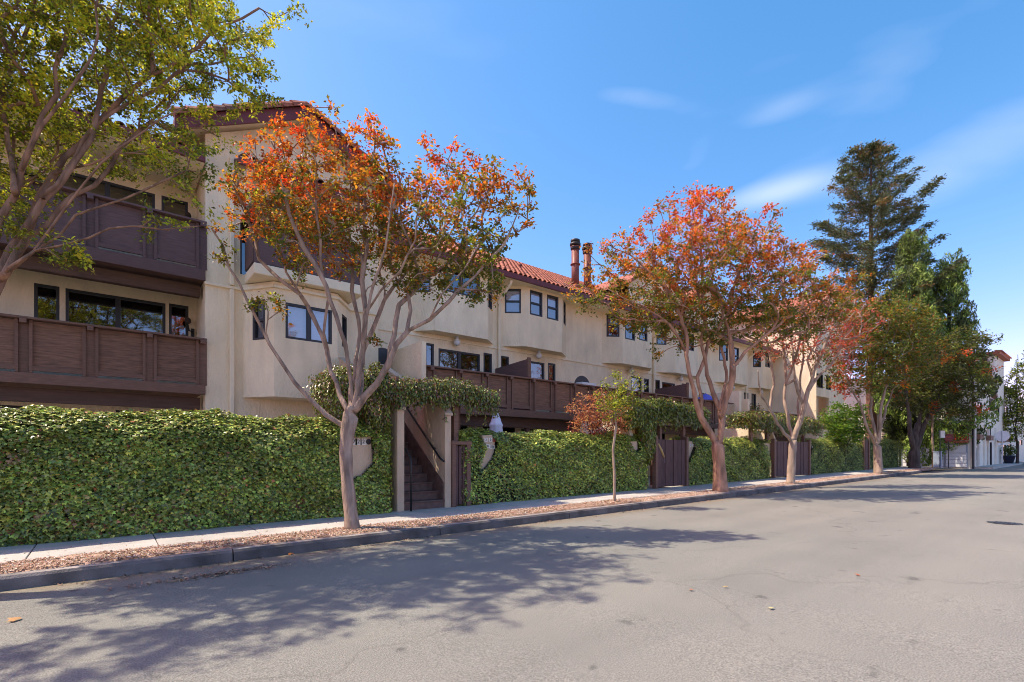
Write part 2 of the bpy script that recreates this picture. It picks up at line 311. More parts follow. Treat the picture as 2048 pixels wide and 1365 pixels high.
# ------------------------------------------------------------------ broadleaf tree: traced limbs, then twigs grown to leaf clumps
def inell(p, E):
    for c, r in E:
        q = (p-np.array(c))/np.array(r)
        if (q*q).sum() < 1: return True
    return False
def crown_points(E, n, rng, mind, tries=40000):
    W = np.array([r[0]*r[1]*r[2] for c, r in E]); W = W/W.sum(); out = []
    for _ in range(tries):
        if len(out) >= n: break
        c, r = E[rng.choice(len(E), p=W)]
        v = rng.normal(0, 1, 3); v /= np.linalg.norm(v); q = np.array(c)+v*np.array(r)*rng.random()**.45
        if out and min(((np.array(out)-q)**2).sum(1)) < mind*mind: continue
        out.append(q)
    return np.array(out)
def tree(name, label, cat, base, limbs, E, nclump, mind, leaf, per, spread, colf, bark, seed, trunk_r, group=None, leafm='leaf', twig=.006, extra=None, flat=.55, flare=1.5, shape=DIA):
    rng = np.random.default_rng(seed); root = thing(name, label, cat, base, group)
    pos = []; par = []; mr = []
    def add(p, pa, r=0): pos.append(np.array(p, float)); par.append(pa); mr.append(r); return len(pos)-1
    main = limbs[0]; idx = {}
    last = -1
    m0, m1 = np.array(main[0][0], float), np.array(main[1][0], float); ln = np.linalg.norm(m1-m0); r0_ = main[1][1]
    m0[2] = gz(m0[0])+.06; base = Vector(m0)
    main = [(tuple(m0), r0_*.92), (tuple(m0+(m1-m0)*min(.4, .14/ln)), r0_*1.14), (tuple(m0+(m1-m0)*min(.6, .30/ln)), r0_*1.05)]+list(main[1:])
    for i, (p, r) in enumerate(main): last = add(p, last, r)
    top = last
    for lb in limbs[1:]:
        P0 = np.array([p for p, r in lb]); d = [np.linalg.norm(np.array(q)-P0[0]) for q in pos]; cur = int(np.argmin(d))
        prev = pos[cur]
        for i, (p, r) in enumerate(lb):
            p = np.array(p, float); L_ = np.linalg.norm(p-prev); k = max(1, int(L_/.22))
            off = rng.normal(0, L_*.03, 3)
            for j in range(1, k+1):
                t = j/k; q = prev+(p-prev)*t+off*math.sin(math.pi*t)+rng.normal(0, .012, 3)
                cur = add(q, cur, r)
            prev = p
    nl = len(pos)
    cl = crown_points(E, nclump, rng, mind)
    if extra is not None: cl = np.vstack([cl, np.array(extra)])
    b0 = pos[top]; cl = cl[np.argsort(np.linalg.norm(cl-b0, axis=1))]
    tips = []
    first = min(len(main)-1, len(pos)-1)
    for t in cl:
        A = np.array(pos); D = t-A; L_ = np.linalg.norm(D, axis=1)+1e-6
        pr = np.array([max(q, 0) for q in par]); G = A-A[pr]; G /= np.linalg.norm(G, axis=1)[:, None]+1e-6
        ca = (D*G).sum(1)/L_
        cost = L_*(1.55-.75*ca)+.06*np.linalg.norm(A-b0, axis=1)*0; cost[:first] += 50; cost[ca < -.1] += 3
        j = int(np.argmin(cost)); s = A[j]; g = G[j]; L_ = L_[j]
        k = max(2, int(L_/.16)); ctrl = s+g*L_*.45; cur = j
        off = rng.normal(0, .05*L_, 3)
        for i in range(1, k+1):
            u = i/k; q = (1-u)**2*s+2*u*(1-u)*ctrl+u*u*t+off*math.sin(math.pi*u)+rng.normal(0, .012, 3)*(i < k)
            cur = add(q, cur)
        tips.append(cur)
    n = len(pos); A = np.array(pos); ar = np.zeros(n); kids = [[] for _ in range(n)]
    for i in range(n):
        if par[i] >= 0: kids[par[i]].append(i)
    rad = np.zeros(n)
    for i in range(n-1, -1, -1):
        if not kids[i]: ar[i] = twig**2.5
        if par[i] >= 0: ar[par[i]] += ar[i]
    rad = ar**(1/2.5)
    sc_ = trunk_r/rad[0] if rad[0] > trunk_r else 1
    rad = np.maximum(rad*sc_, twig*.6)
    for i in range(n-1, -1, -1):
        if mr[i]: rad[i] = max(rad[i], mr[i])
    b = MB(); seen = set()
    def chain(i):
        st = [(par[i], i)]
        while st:
            p, c = st.pop(); ch = [p] if p >= 0 else []; cur = c
            while True:
                ch.append(cur); ks = sorted(kids[cur], key=lambda q: -rad[q])
                if not ks: break
                for q in ks[1:]: st.append((cur, q))
                cur = ks[0]
            rr = [rad[q] for q in ch]
            if p >= 0: rr[0] = min(rr[0], rr[1]*1.15)
            pts = [A[q] for q in ch]
            if p < 0: rr[0] *= 1.3
            if len(ch) > 1:
                if max(rr) > .03:
                    pp_, r2 = [], []
                    for q0, q1, ra_, rb_ in zip(pts[:-1], pts[1:], rr[:-1], rr[1:]):
                        m2 = max(1, int(np.linalg.norm(q1-q0)/max(.05, ra_*.7)))
                        for t_ in range(m2): pp_.append(q0+(q1-q0)*t_/m2); r2.append(ra_+(rb_-ra_)*t_/m2)
                    pp_.append(pts[-1]); r2.append(rr[-1]); k0 = len(b.v); ns_ = 12; b.tube(pp_, r2, ns_, cap=True)
                    V_ = np.array(b.v[k0:k0+len(pp_)*ns_]).reshape(len(pp_), ns_, 3); c_ = V_.mean(1, keepdims=True); an = np.arange(ns_)*2*np.pi/ns_; hh = np.arange(len(pp_))[:, None]
                    ph = rng.uniform(0, 6.28, 4); f_ = 1+.075*np.sin(2*an[None]+hh*.11+ph[0])+.055*np.sin(3*an[None]-hh*.17+ph[1])+.05*np.sin(5*an[None]+hh*.06+ph[2])+.035*np.sin(hh*.9+ph[3])+rng.normal(0, .012, (len(pp_), ns_))
                    b.v[k0:k0+len(pp_)*ns_] = [tuple(q) for q in (c_+(V_-c_)*f_[:, :, None]).reshape(-1, 3)]
                else: b.tube(pts, rr, 6 if max(rr) > .02 else 4, cap=True)
    chain(0)
    b.build('trunk', bark, root, smooth=True)
    # leaves: short twigs fan out of each clump
    P = []; CC = []; tv = A[tips]; dv = tv-A[[par[t] for t in tips]]; dv /= np.linalg.norm(dv, axis=1)[:, None]+1e-6
    for c, d in zip(tv, dv):
        k = max(6, int(per*rng.uniform(.55, 1.45))); ns = 5
        ax = rng.normal(0, 1, (ns, 3))+d*.7; ax[:, 2] *= flat; ax /= np.linalg.norm(ax, axis=1)[:, None]
        w = rng.integers(0, ns, k); t = rng.random(k)**.8
        q = c+ax[w]*(spread*t)[:, None]*rng.uniform(.6, 1.2)+rng.normal(0, leaf*.55, (k, 3))
        P.append(q); CC.append(colf(c, q, rng))
    P = np.vstack(P); CC = np.vstack(CC); m_ = len(P)
    N = np.zeros((m_, 3)); N[:, 2] = 1
    S = leaf*rng.uniform(.65, 1.35, m_)
    leafmesh('crown', P, N, S, CC, shape, rng, leafm, root, jit=.65)
    return root
def LB(d0, pts, r0, r1, d1=None):
    d1 = d0 if d1 is None else d1; k = len(pts)
    return [(tuple(C(x, y, d0+(d1-d0)*i/max(1, k-1))), r0+(r1-r0)*i/max(1, k-1)) for i, (x, y) in enumerate(pts)]
def EL(d, items):
    out = []
    for it in items:
        x, y, rx, ry = it[:4]; dd = it[4] if len(it) > 4 else 0; rd = it[5] if len(it) > 5 else None
        D = d+dd; c = C(x, y, D); a = rx*D/F; bz = ry*D/F; out.append((tuple(c), (a, rd or a*.95, bz)))
    return out
def shiftbase(p, Y): return atY(p[0], p[1], Y)
# ================================================================== THE SETTING
def sheet(name, X0, X1, Y0, Y1, dz, m, nx=60):
    b = MB(); xs = sorted(set([X0, X1]+[x for x in (-20., 60.) if X0 < x < X1]))
    for a, c in zip(xs[:-1], xs[1:]):
        b.poly([(a, Y0, gz(a)+dz), (c, Y0, gz(c)+dz), (c, Y1, gz(c)+dz), (a, Y1, gz(a)+dz)])
    o = b.build(name, m); o['kind'] = 'structure'; return o
YK = 7.20; YM = YK+.15; YS = 7.97; YH = 9.20
sheet('ground', -900, 1200, -900, 900, -.03, 'earth')
sheet('road', -120, 160, -9.0, YK+.02, 0, 'asphalt')
sheet('side_street', 40.3, 43.9, YK+.02, 26, .004, 'asphalt')
rng = np.random.default_rng(5)
kerb = bpy.data.objects.new('kerb', None); COL.objects.link(kerb); kerb['kind'] = 'structure'; ORG['kerb'] = Vector((0, 0, 0))
kx = -14.0
while kx < 38.5:
    k2 = kx+3.05
    bend = lambda x: max(0, x-33.5)**2*.035
    b = MB()
    for a in np.linspace(kx+.008, k2-.008, 3)[:-1]:
        c = a+(k2-kx-.016)/2
        pr = lambda x: [(x, YK+bend(x), gz(x)-.05), (x, YK+.02+bend(x), gz(x)+.115), (x, YK+.05+bend(x), gz(x)+.145), (x, YM+bend(x), gz(x)+.15), (x, YM+bend(x), gz(x)-.05)]
        p, q = pr(a), pr(c)
        for i in range(5): b.poly([p[i], q[i], q[(i+1) % 5], p[(i+1) % 5]])
        b.poly(p[::-1]); b.poly(q)
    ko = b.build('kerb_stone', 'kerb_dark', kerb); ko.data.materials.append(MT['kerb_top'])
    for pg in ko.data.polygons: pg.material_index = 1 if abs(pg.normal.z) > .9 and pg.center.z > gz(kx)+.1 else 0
    kx = k2
mul = MB()
xs = np.arange(-14, 40.01, .12); ys = np.linspace(YM, YS, 7)
hz = rng.normal(0, .012, (len(xs), len(ys))); hz[:, 0] = -.03; hz[:, -1] = -.02
for i, x in enumerate(xs):
    for j, y in enumerate(ys): mul.v.append((x, y, gz(x)+.15+hz[i, j]+.015))
k = len(ys)
for i in range(len(xs)-1):
    for j in range(k-1): mul.f.append((i*k+j, (i+1)*k+j, (i+1)*k+j+1, i*k+j+1))
mo = mul.build('planting_strip', 'soil', smooth=True); mo['kind'] = 'structure'
nchip = 38000
X = np.concatenate([rng.uniform(-3, 10, 27000), rng.uniform(10, 40, 11000)]); Y = rng.uniform(YM+.0, YS+.03, nchip)
Y = np.where(rng.random(nchip) < .012, rng.uniform(YS, YH, nchip), Y)
P = np.stack([X, Y, GR*X+.172+rng.uniform(-.004, .014, nchip)], 1)
N = np.tile((0., 0., 1.), (nchip, 1))
o = leafmesh('leaf_litter', P, N, rng.uniform(.012, .042, nchip), pal(rng, nchip, [(.50, .33, .24), (.60, .43, .32), (.40, .23, .15), (.30, .17, .11), (.68, .54, .42)], None, .2), CHIP, rng, 'litter', jit=.35)
tag(o, 'brown bark chips and dry leaves in the planting strip along the kerb', 'leaf litter', kind='stuff')
side = bpy.data.objects.new('sidewalk', None); COL.objects.link(side); side['kind'] = 'structure'; ORG['sidewalk'] = Vector((0, 0, 0))
x = -10.9
while x < 40:
    x2 = x+1.27; b = MB()
    y1 = YH+1.3 if (4.6 < x < 6.2 or 12.9 < x < 15.2 or 21.2 < x < 25) else YH+.35
    b.hexa([(x+.006, YS, gz(x)-.05), (x2-.006, YS, gz(x2)-.05), (x2-.006, y1, gz(x2)-.05), (x+.006, y1, gz(x)-.05),
            (x+.006, YS, gz(x)+.17), (x2-.006, YS, gz(x2)+.17), (x2-.006, y1, gz(x2)+.185), (x+.006, y1, gz(x)+.185)])
    b.build('paving_slab', 'concrete', side, bevel=.006); x = x2
b = MB(); b.hexa([(-11, YS+.005, gz(-11)-.06), (40, YS+.005, gz(40)-.06), (40, YH+.3, gz(40)-.06), (-11, YH+.3, gz(-11)-.06),
                  (-11, YS+.005, gz(-11)+.155), (40, YS+.005, gz(40)+.155), (40, YH+.3, gz(40)+.165), (-11, YH+.3, gz(-11)+.165)])
b.build('paving_bed', 'kerb_dark', side)
b = MB(); b.poly([(-14, YH+.2, gz(-14)+.13), (40, YH+.2, gz(40)+.13), (40, 14, gz(40)+.2), (-14, 14, gz(-14)+.2)])
pt = b.build('patio_ground', 'concrete'); pt['kind'] = 'structure'
# ================================================================== THE APARTMENT BUILDING
YT, YW, YB, YL = 13.45, 13.65, 11.83, 13.40              # tower wall, wing wall, wing balcony front, left balcony front
bld = thing('apartment_building', 'cream stucco apartment building with brown balconies and red tiled roofs behind the ivy walls', 'building', (8, YW, .2))
def window(parent, A, u, nrm, u0, u1, z0, z1, style='plain', inside='dark', fw=.055, rec=.05, frame='frame_dark'):
    w = u1-u0; f = MB(); A2 = (A[0]+u[0]*u0, A[1]+u[1]*u0)
    t0, t1 = -rec-.05, -rec+.045
    f.obox(A2, u, fw, nrm, t0, t1, z0, z1)
    f.obox((A2[0]+u[0]*(w-fw), A2[1]+u[1]*(w-fw)), u, fw, nrm, t0, t1, z0, z1)
    ins = (A2[0]+u[0]*fw, A2[1]+u[1]*fw)
    f.obox(ins, u, w-2*fw, nrm, t0, t1-.002, z0, z0+fw); f.obox(ins, u, w-2*fw, nrm, t0, t1-.002, z1-fw, z1)
    cells = [(fw, w-fw, z0+fw, z1-fw)]
    if style == 'slider':
        f.obox((A2[0]+u[0]*(w/2-.05), A2[1]+u[1]*(w/2-.05)), u, .10, nrm, t0, t1-.01, z0+fw, z1-fw)
        cells = [(fw, w/2-.05, z0+fw, z1-fw), (w/2+.05, w-fw, z0+fw, z1-fw)]
    if style == 'hung':
        zm = (z0+z1)/2
        f.obox(ins, u, w-2*fw, nrm, t0, t1-.01, zm-.028, zm+.028)
        cells = [(fw, w-fw, z0+fw, zm-.028), (fw, w-fw, zm+.028, z1-fw)]
    fo = f.build('window', frame, parent)
    for a, c, e, g in cells:
        p = MB(); Q = lambda t, z: (A2[0]+u[0]*t-nrm[0]*(rec+.005), A2[1]+u[1]*t-nrm[1]*(rec+.005), z); p.poly([Q(a-.01, e-.01), Q(c+.01, e-.01), Q(c+.01, g+.01), Q(a-.01, g+.01)])
        p.build('pane', 'glass', fo)
        if inside.startswith('blind'):
            bm_ = inside if inside in MT else 'blind_blue'
            if style == 'hung' and bm_ == 'blind_blue' and e < (z0+z1)/2-.1: bm_ = 'blind_grey'
            s = MB(); Q2 = lambda t, z: (A2[0]+u[0]*t-nrm[0]*(rec+.06), A2[1]+u[1]*t-nrm[1]*(rec+.06), z); s.poly([Q2(a, e), Q2(c, e), Q2(c, g), Q2(a, g)])
            s.build('blind', bm_, fo)
        elif inside == 'curtain':
            s = MB(); k_ = max(3, int((c-a)/.09))
            pts = [(A2[0]+u[0]*(a+(c-a)*i/k_)+nrm[0]*(-rec-.09-.03*(i % 2)), A2[1]+u[1]*(a+(c-a)*i/k_)+nrm[1]*(-rec-.09-.03*(i % 2))) for i in range(k_+1)]
            for p_, q_ in zip(pts[:-1], pts[1:]): s.poly([(*p_, e), (*q_, e), (*q_, g), (*p_, g)])
            s.build('curtain', 'blind_blue', fo)
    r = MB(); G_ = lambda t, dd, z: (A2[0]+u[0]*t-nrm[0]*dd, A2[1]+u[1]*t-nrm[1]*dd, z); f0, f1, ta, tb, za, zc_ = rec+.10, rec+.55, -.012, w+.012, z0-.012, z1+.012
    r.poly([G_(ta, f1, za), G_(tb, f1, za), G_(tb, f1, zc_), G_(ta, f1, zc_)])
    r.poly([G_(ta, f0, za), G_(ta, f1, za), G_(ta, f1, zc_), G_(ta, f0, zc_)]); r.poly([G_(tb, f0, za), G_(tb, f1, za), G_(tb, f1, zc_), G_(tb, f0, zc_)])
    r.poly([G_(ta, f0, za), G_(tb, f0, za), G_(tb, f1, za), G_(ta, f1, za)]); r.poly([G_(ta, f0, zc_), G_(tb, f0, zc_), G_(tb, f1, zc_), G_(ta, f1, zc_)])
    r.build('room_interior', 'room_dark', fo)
    return fo
def facet(parent, name, A, B, z0, z1, wins=(), m='stucco', thick=.25, px=True):
    """stucco wall from A to B (seen from outside A is on the left) with window openings and reveals"""
    L_ = math.hypot(B[0]-A[0], B[1]-A[1]); u = ((B[0]-A[0])/L_, (B[1]-A[1])/L_); nrm = (u[1], -u[0])
    ops = []
    for w in wins:
        (l, r, t, bt), st, ins = w[0], w[1], w[2]
        if px:
            u0 = hit(l, t, A, B)[0]; u1 = hit(r, t, A, B)[0]; cx = (l+r)/2; zt = hit(cx, t, A, B)[1]; zb = hit(cx, bt, A, B)[1]
        else: u0, u1, zb, zt = l, r, t, bt
        ops.append((max(.02, u0), min(L_-.02, u1), zb, zt, st, ins))
    us = sorted(set([0, L_]+[o[0] for o in ops]+[o[1] for o in ops])); zs = sorted(set([z0, z1]+[o[2] for o in ops]+[o[3] for o in ops]))
    b = MB(); P = lambda a, t, z: (A[0]+u[0]*a+nrm[0]*t, A[1]+u[1]*a+nrm[1]*t, z)
    for a, c in zip(us[:-1], us[1:]):
        for e, g in zip(zs[:-1], zs[1:]):
            if any(o[0]-1e-6 < (a+c)/2 < o[1]+1e-6 and o[2] < (e+g)/2 < o[3] for o in ops): continue
            b.poly([P(a, 0, e), P(c, 0, e), P(c, 0, g), P(a, 0, g)])
    for o in ops:
        a, c, e, g = o[:4]; t = -.16
        b.poly([P(a, 0, e), P(a, 0, g), P(a, t, g), P(a, t, e)]); b.poly([P(c, 0, g), P(c, 0, e), P(c, t, e), P(c, t, g)])
        b.poly([P(a, 0, g), P(c, 0, g), P(c, t, g), P(a, t, g)]); b.poly([P(c, 0, e), P(a, 0, e), P(a, t, e), P(c, t, e)])
    wl = b.build(name, m, parent)
    for o in ops:
        if o[4] != 'hole': window(parent, A, u, nrm, *o[:4], style=o[4], inside=o[5])
    return wl
def balcony(parent, X0, X1, Yf, Yb, zr, rim1, rim0, posts, pm='panel_brown', wm='wood_brown', beam=None, endpost=True):
    dk = MB().box(X0, X1, Yf+.06, Yb, rim0+.06, rim1-.03).build('balcony', wm, parent)
    MB().box(X0, X1, Yf-.02, Yf+.06, rim0, rim1).build('rim_board', wm, dk, bevel=.006)
    MB().box(X0, X1+.02, Yf-.09, Yf+.13, zr-.045, zr).build('top_rail', wm, dk, bevel=.006)
    if beam: MB().box(X0, X1-.05, Yf+.42, Yf+.60, beam[0], beam[1]).build('support_beam', 'wood_beam', dk, bevel=.006)
    for p in posts:
        MB().box(p-.088, p+.088, Yf+.028, Yf+.10, rim1-.0, zr-.045).build('post', wm, dk)
        MB().box(p-.05, p+.05, Yf-.12, Yf-.0, zr-.13, zr-.047).build('bracket', wm, dk, bevel=.005)
    for a, c in zip(posts[:-1], posts[1:]):
        a2, c2 = a+.075, c-.075
        MB().box(a2+.05, c2-.05, Yf+.035, Yf+.05, rim1+.10, zr-.06).build('panel', pm, dk)
        MB().box(a2, a2+.05, Yf-.015, Yf+.045, rim1+.004, zr-.05).build('panel_trim', wm, dk)
        MB().box(c2-.05, c2, Yf-.015, Yf+.045, rim1+.004, zr-.05).build('panel_trim', wm, dk)
        MB().box(a2+.05, c2-.05, Yf-.01, Yf+.04, rim1+.045, rim1+.135).build('bottom_trim', wm, dk)
    return dk
# ---- left section: recessed wall and two balconies
YR = 14.95
facet(bld, 'wall', (-7, YR), (1.76, YR), 0.1, 8.3, [
    ((68, 119, 570, 650), 'plain', 'dark'), ((131, 331, 592, 690), 'slider', 'dark'), ((338, 377, 610, 680), 'plain', 'dark'),
    ((323, 376, 398, 470), 'plain', 'dark'), ((110, 310, 362, 480), 'slider', 'dark'), ((40, 92, 345, 440), 'plain', 'dark'),
    ((-20, 58, 811, 870), 'plain', 'dark'), ((232, 300, 822, 870), 'plain', 'dark')])
pl = [1.70-.985*i for i in range(9)][::-1]
balcony(bld, -6.6, 1.755, YL, YR-.01, 4.02, 2.95, 2.74, pl, beam=(2.42, 2.70))
balcony(bld, -6.6, 1.755, YL, YR-.01, 6.70, 5.62, 5.36, pl, pm='wood_plum', wm='wood_plum', beam=(5.08, 5.35))
# left roof slope above the recessed wall
def roof(parent, name, X0, X1, Ye, ze, Yr, zr, m='tile_dark', t=.14, sof='fascia_red', back=True):
    b = MB(); pts = [(Ye, ze), (Yr, zr), (Yr+(Yr-Ye), ze), (Yr+(Yr-Ye), ze-.1), (Yr, zr-.16), (Ye, ze-.12)]
    b.prism(pts, 'x', X0, X1); return b.build(name, m, parent)
def halftile(L_=.42, r0=.095, r1=.078, n=6):
    b = MB()
    ring = lambda y, r, e: [(r*math.cos(math.pi*i/n), y, r*math.sin(math.pi*i/n)*.9+e) for i in range(n+1)]
    A_, B_ = ring(0, r0, 0), ring(L_, r1, 0); A2, B2 = ring(0, r0-.018, -.002), ring(L_, r1-.018, -.002)
    for i in range(n):
        b.poly([A_[i], B_[i], B_[i+1], A_[i+1]]); b.poly([A2[i+1], B2[i+1], B2[i], A2[i]]); b.poly([A_[i], A_[i+1], A2[i+1], A2[i]])
    me = bpy.data.meshes.new('roof_tile'); me.from_pydata(b.v, [], b.f); me.polygons.foreach_set('use_smooth', [i % 3 != 2 for i in range(len(me.polygons))]); return me, b
TM, TB = halftile(); TM.materials.append(MT['tile_clay']); TMD, _ = halftile(); TMD.materials.append(MT['tile_dark'])
def tiles(parent, X0, X1, Ye, ze, Yr, zr, rows_obj, seed, dark=.25, step=.215, rows=None):
    rg = random.Random(seed); sl = math.atan2(zr-ze, Yr-Ye); Ls = math.hypot(zr-ze, Yr-Ye); rw = .34; nr = rows or int(Ls/rw); rest = MB(); cnt = 0
    for r in range(nr):
        for i in range(int((X1-X0)/step)+1):
            x = X0+i*step+rg.uniform(-.01, .01); s = r*rw-.07+rg.uniform(-.012, .012); lift = .015+.028
            y = Ye+s*math.cos(sl)-math.sin(sl)*lift; z = ze+s*math.sin(sl)+math.cos(sl)*lift
            if r < rows_obj:
                o = link('roof_tile', TMD if rg.random() < dark else TM, parent, (x, y, z)); o.rotation_euler = (sl-.05, 0, rg.uniform(-.03, .03)); cnt += 1
            else:
                M_ = Matrix.Translation((x, y, z)) @ Matrix.Rotation(sl-.05, 4, 'X'); k_ = len(rest.v)
                rest.v += [tuple(M_ @ Vector(p)) for p in TB.v]; rest.f += [tuple(q+k_ for q in f) for f in TB.f]
    if rest.v:
        o = rest.build('roof_tiles', 'tile_clay', parent); o['kind'] = 'stuff'
rf = roof(bld, 'roof', -7.2, 1.70, 13.2, 8.15, 17.6, 10.2)
tiles(rf, -2.6, 1.6, 13.2, 8.15, 17.6, 10.2, 5, 1, .6)
MB().box(-7.2, 1.72, 13.12, 13.195, 7.97, 8.17).build('fascia', 'fascia_red', rf)
MB().box(-7.2, 1.72, 13.2, YR, 8.0, 8.02).build('soffit', 'trim_cream', rf)
# ---- gabled tower
TX0, TX1, AX, AZ = 1.76, 5.99, 3.85, 10.02
sl_ = .50
def zroof(x): return AZ-abs(x-AX)*sl_
# front wall with arched loggia opening on the top floor, built as strips
facet(bld, 'wall', (TX0, YT), (TX1, YT), .1, 5.30, [])
ax0, ax1, az0, az1 = 2.48, 5.20, 5.70, 6.95
def arch_z(x):
    t = (x-(ax0+ax1)/2)/((ax1-ax0)/2); return az1+1.0*math.sqrt(max(0, 1-t*t))
b = MB()
b.poly([(TX0, YT, 5.30), (ax0, YT, 5.30), (ax0, YT, zroof(ax0)-.2), (TX0, YT, zroof(TX0)-.2)])
b.poly([(ax1, YT, 5.30), (TX1, YT, 5.30), (TX1, YT, zroof(TX1)-.2), (ax1, YT, zroof(ax1)-.2)])
xs = np.linspace(ax0, ax1, 25)
if AX not in xs: xs = np.sort(np.append(xs, AX))
for a, c in zip(xs[:-1], xs[1:]):
    b.poly([(a, YT, 5.3), (c, YT, 5.3), (c, YT, az0), (a, YT, az0)])
    b.poly([(a, YT, arch_z(a)), (c, YT, arch_z(c)), (c, YT, zroof(c)-.2), (a, YT, zroof(a)-.2)])
    b.poly([(a, YT, arch_z(a)), (a, YT+.35, arch_z(a)), (c, YT+.35, arch_z(c)), (c, YT, arch_z(c))])
for x_ in (ax0, ax1): b.poly([(x_, YT, az0), (x_, YT+.35, az0), (x_, YT+.35, az1), (x_, YT, az1)])
b.build('gable_wall', 'stucco', bld)
b = MB()
b.poly([(TX0, 20, .1), (TX0, YT, .1), (TX0, YT, zroof(TX0)-.2), (TX0, 20, zroof(TX0)-.2)]); b.poly([(TX1, YT, .1), (TX1, 20, .1), (TX1, 20, zroof(TX1)-.2), (TX1, YT, zroof(TX1)-.2)])
b.build('side_wall', 'stucco', bld)
# loggia room
facet(bld, 'loggia_wall', (ax0-.6, YT+1.7), (ax1+.6, YT+1.7), 5.5, 8.6, [((.9, 3.0, 5.75, 7.8), 'slider', 'dark')], px=False)
b = MB().box(ax0-.6, ax1+.6, YT+.02, YT+1.7, 5.6, 5.69); b.box(ax0-.6, ax1+.6, YT+.36, YT+1.7, 8.5, 8.56)
b.box(ax0-.64, ax0-.6, YT+.02, YT+1.7, 5.6, 8.56); b.box(ax1+.6, ax1+.64, YT+.02, YT+1.7, 5.6, 8.56)
b.build('loggia', 'stucco', bld)
# balcony slab and plum panel rail in front of the loggia
sb = MB().prism([(2.57, YT+.02), (2.57, 12.42), (5.14, 12.42), (5.14, YT+.02)], 'z', 5.46, 5.70).build('balcony', 'trim_cream', bld, bevel=.012)
for a, c in ((2.66, 3.46), (3.50, 4.22), (4.26, 5.05)): MB().box(a, c, 12.52, 12.555, 5.80, 6.62).build('panel', 'wood_plum', sb)
for x_ in (2.62, 3.48, 4.24, 5.09): MB().box(x_-.03, x_+.03, 12.50, 12.57, 5.70, 6.68).build('post', 'wood_plum', sb)
MB().box(2.58, 5.13, 12.47, 12.60, 6.68, 6.73).build('top_rail', 'wood_plum', sb); MB().box(2.65, 5.06, 12.495, 12.58, 5.735, 5.80).build('bottom_rail', 'wood_plum', sb)
for x_ in (2.60, 5.08): 
    MB().box(x_-.02, x_+.03, 12.58, YT, 5.78, 6.66).build('side_panel', 'wood_plum', sb)
# bay window of the tower
by = 12.68; bp_ = [(2.52, YT), (3.05, by), (4.55, by), (5.15, YT)]; zb0, zb1 = 2.74, 5.44
facet(bld, 'bay_wall', bp_[0], bp_[1], zb0, zb1, [((505, 530, 600, 680), 'hung', 'blind_grey')])
facet(bld, 'bay_wall', bp_[1], bp_[2], zb0, zb1, [((571, 664, 613, 683), 'slider', 'blind_blue')])
facet(bld, 'bay_wall', bp_[2], bp_[3], zb0, zb1, [((684, 694, 632, 696), 'plain', 'dark')])
MB().prism(bp_, 'z', zb0-.012, zb0).build('bay_soffit', 'stucco', bld)
# moulding round tower and bay
b = MB(); mp_ = [(TX0-.02, YT-.03), (bp_[0][0], YT-.03), (bp_[1][0]-.02, by-.03), (bp_[2][0]+.02, by-.03), (bp_[3][0], YT-.03), (TX1+.01, YT-.03)]
for p, q in zip(mp_[:-1], mp_[1:]):
    L_ = math.hypot(q[0]-p[0], q[1]-p[1]); u = ((q[0]-p[0])/L_, (q[1]-p[1])/L_); b.obox(p, u, L_+.01, (u[1], -u[0]), -.06, .03, 5.29, 5.36)
b.build('moulding', 'trim_cream', bld, bevel=.008)
MB().box(2.25, 2.34, YT-.10, YT-.004, .3, 5.27).build('downpipe', 'trim_cream', bld, bevel=.01)
MB().box(2.25, 2.34, YT-.10, YT-.004, 5.37, 8.4).build('downpipe', 'trim_cream', bld, bevel=.01)
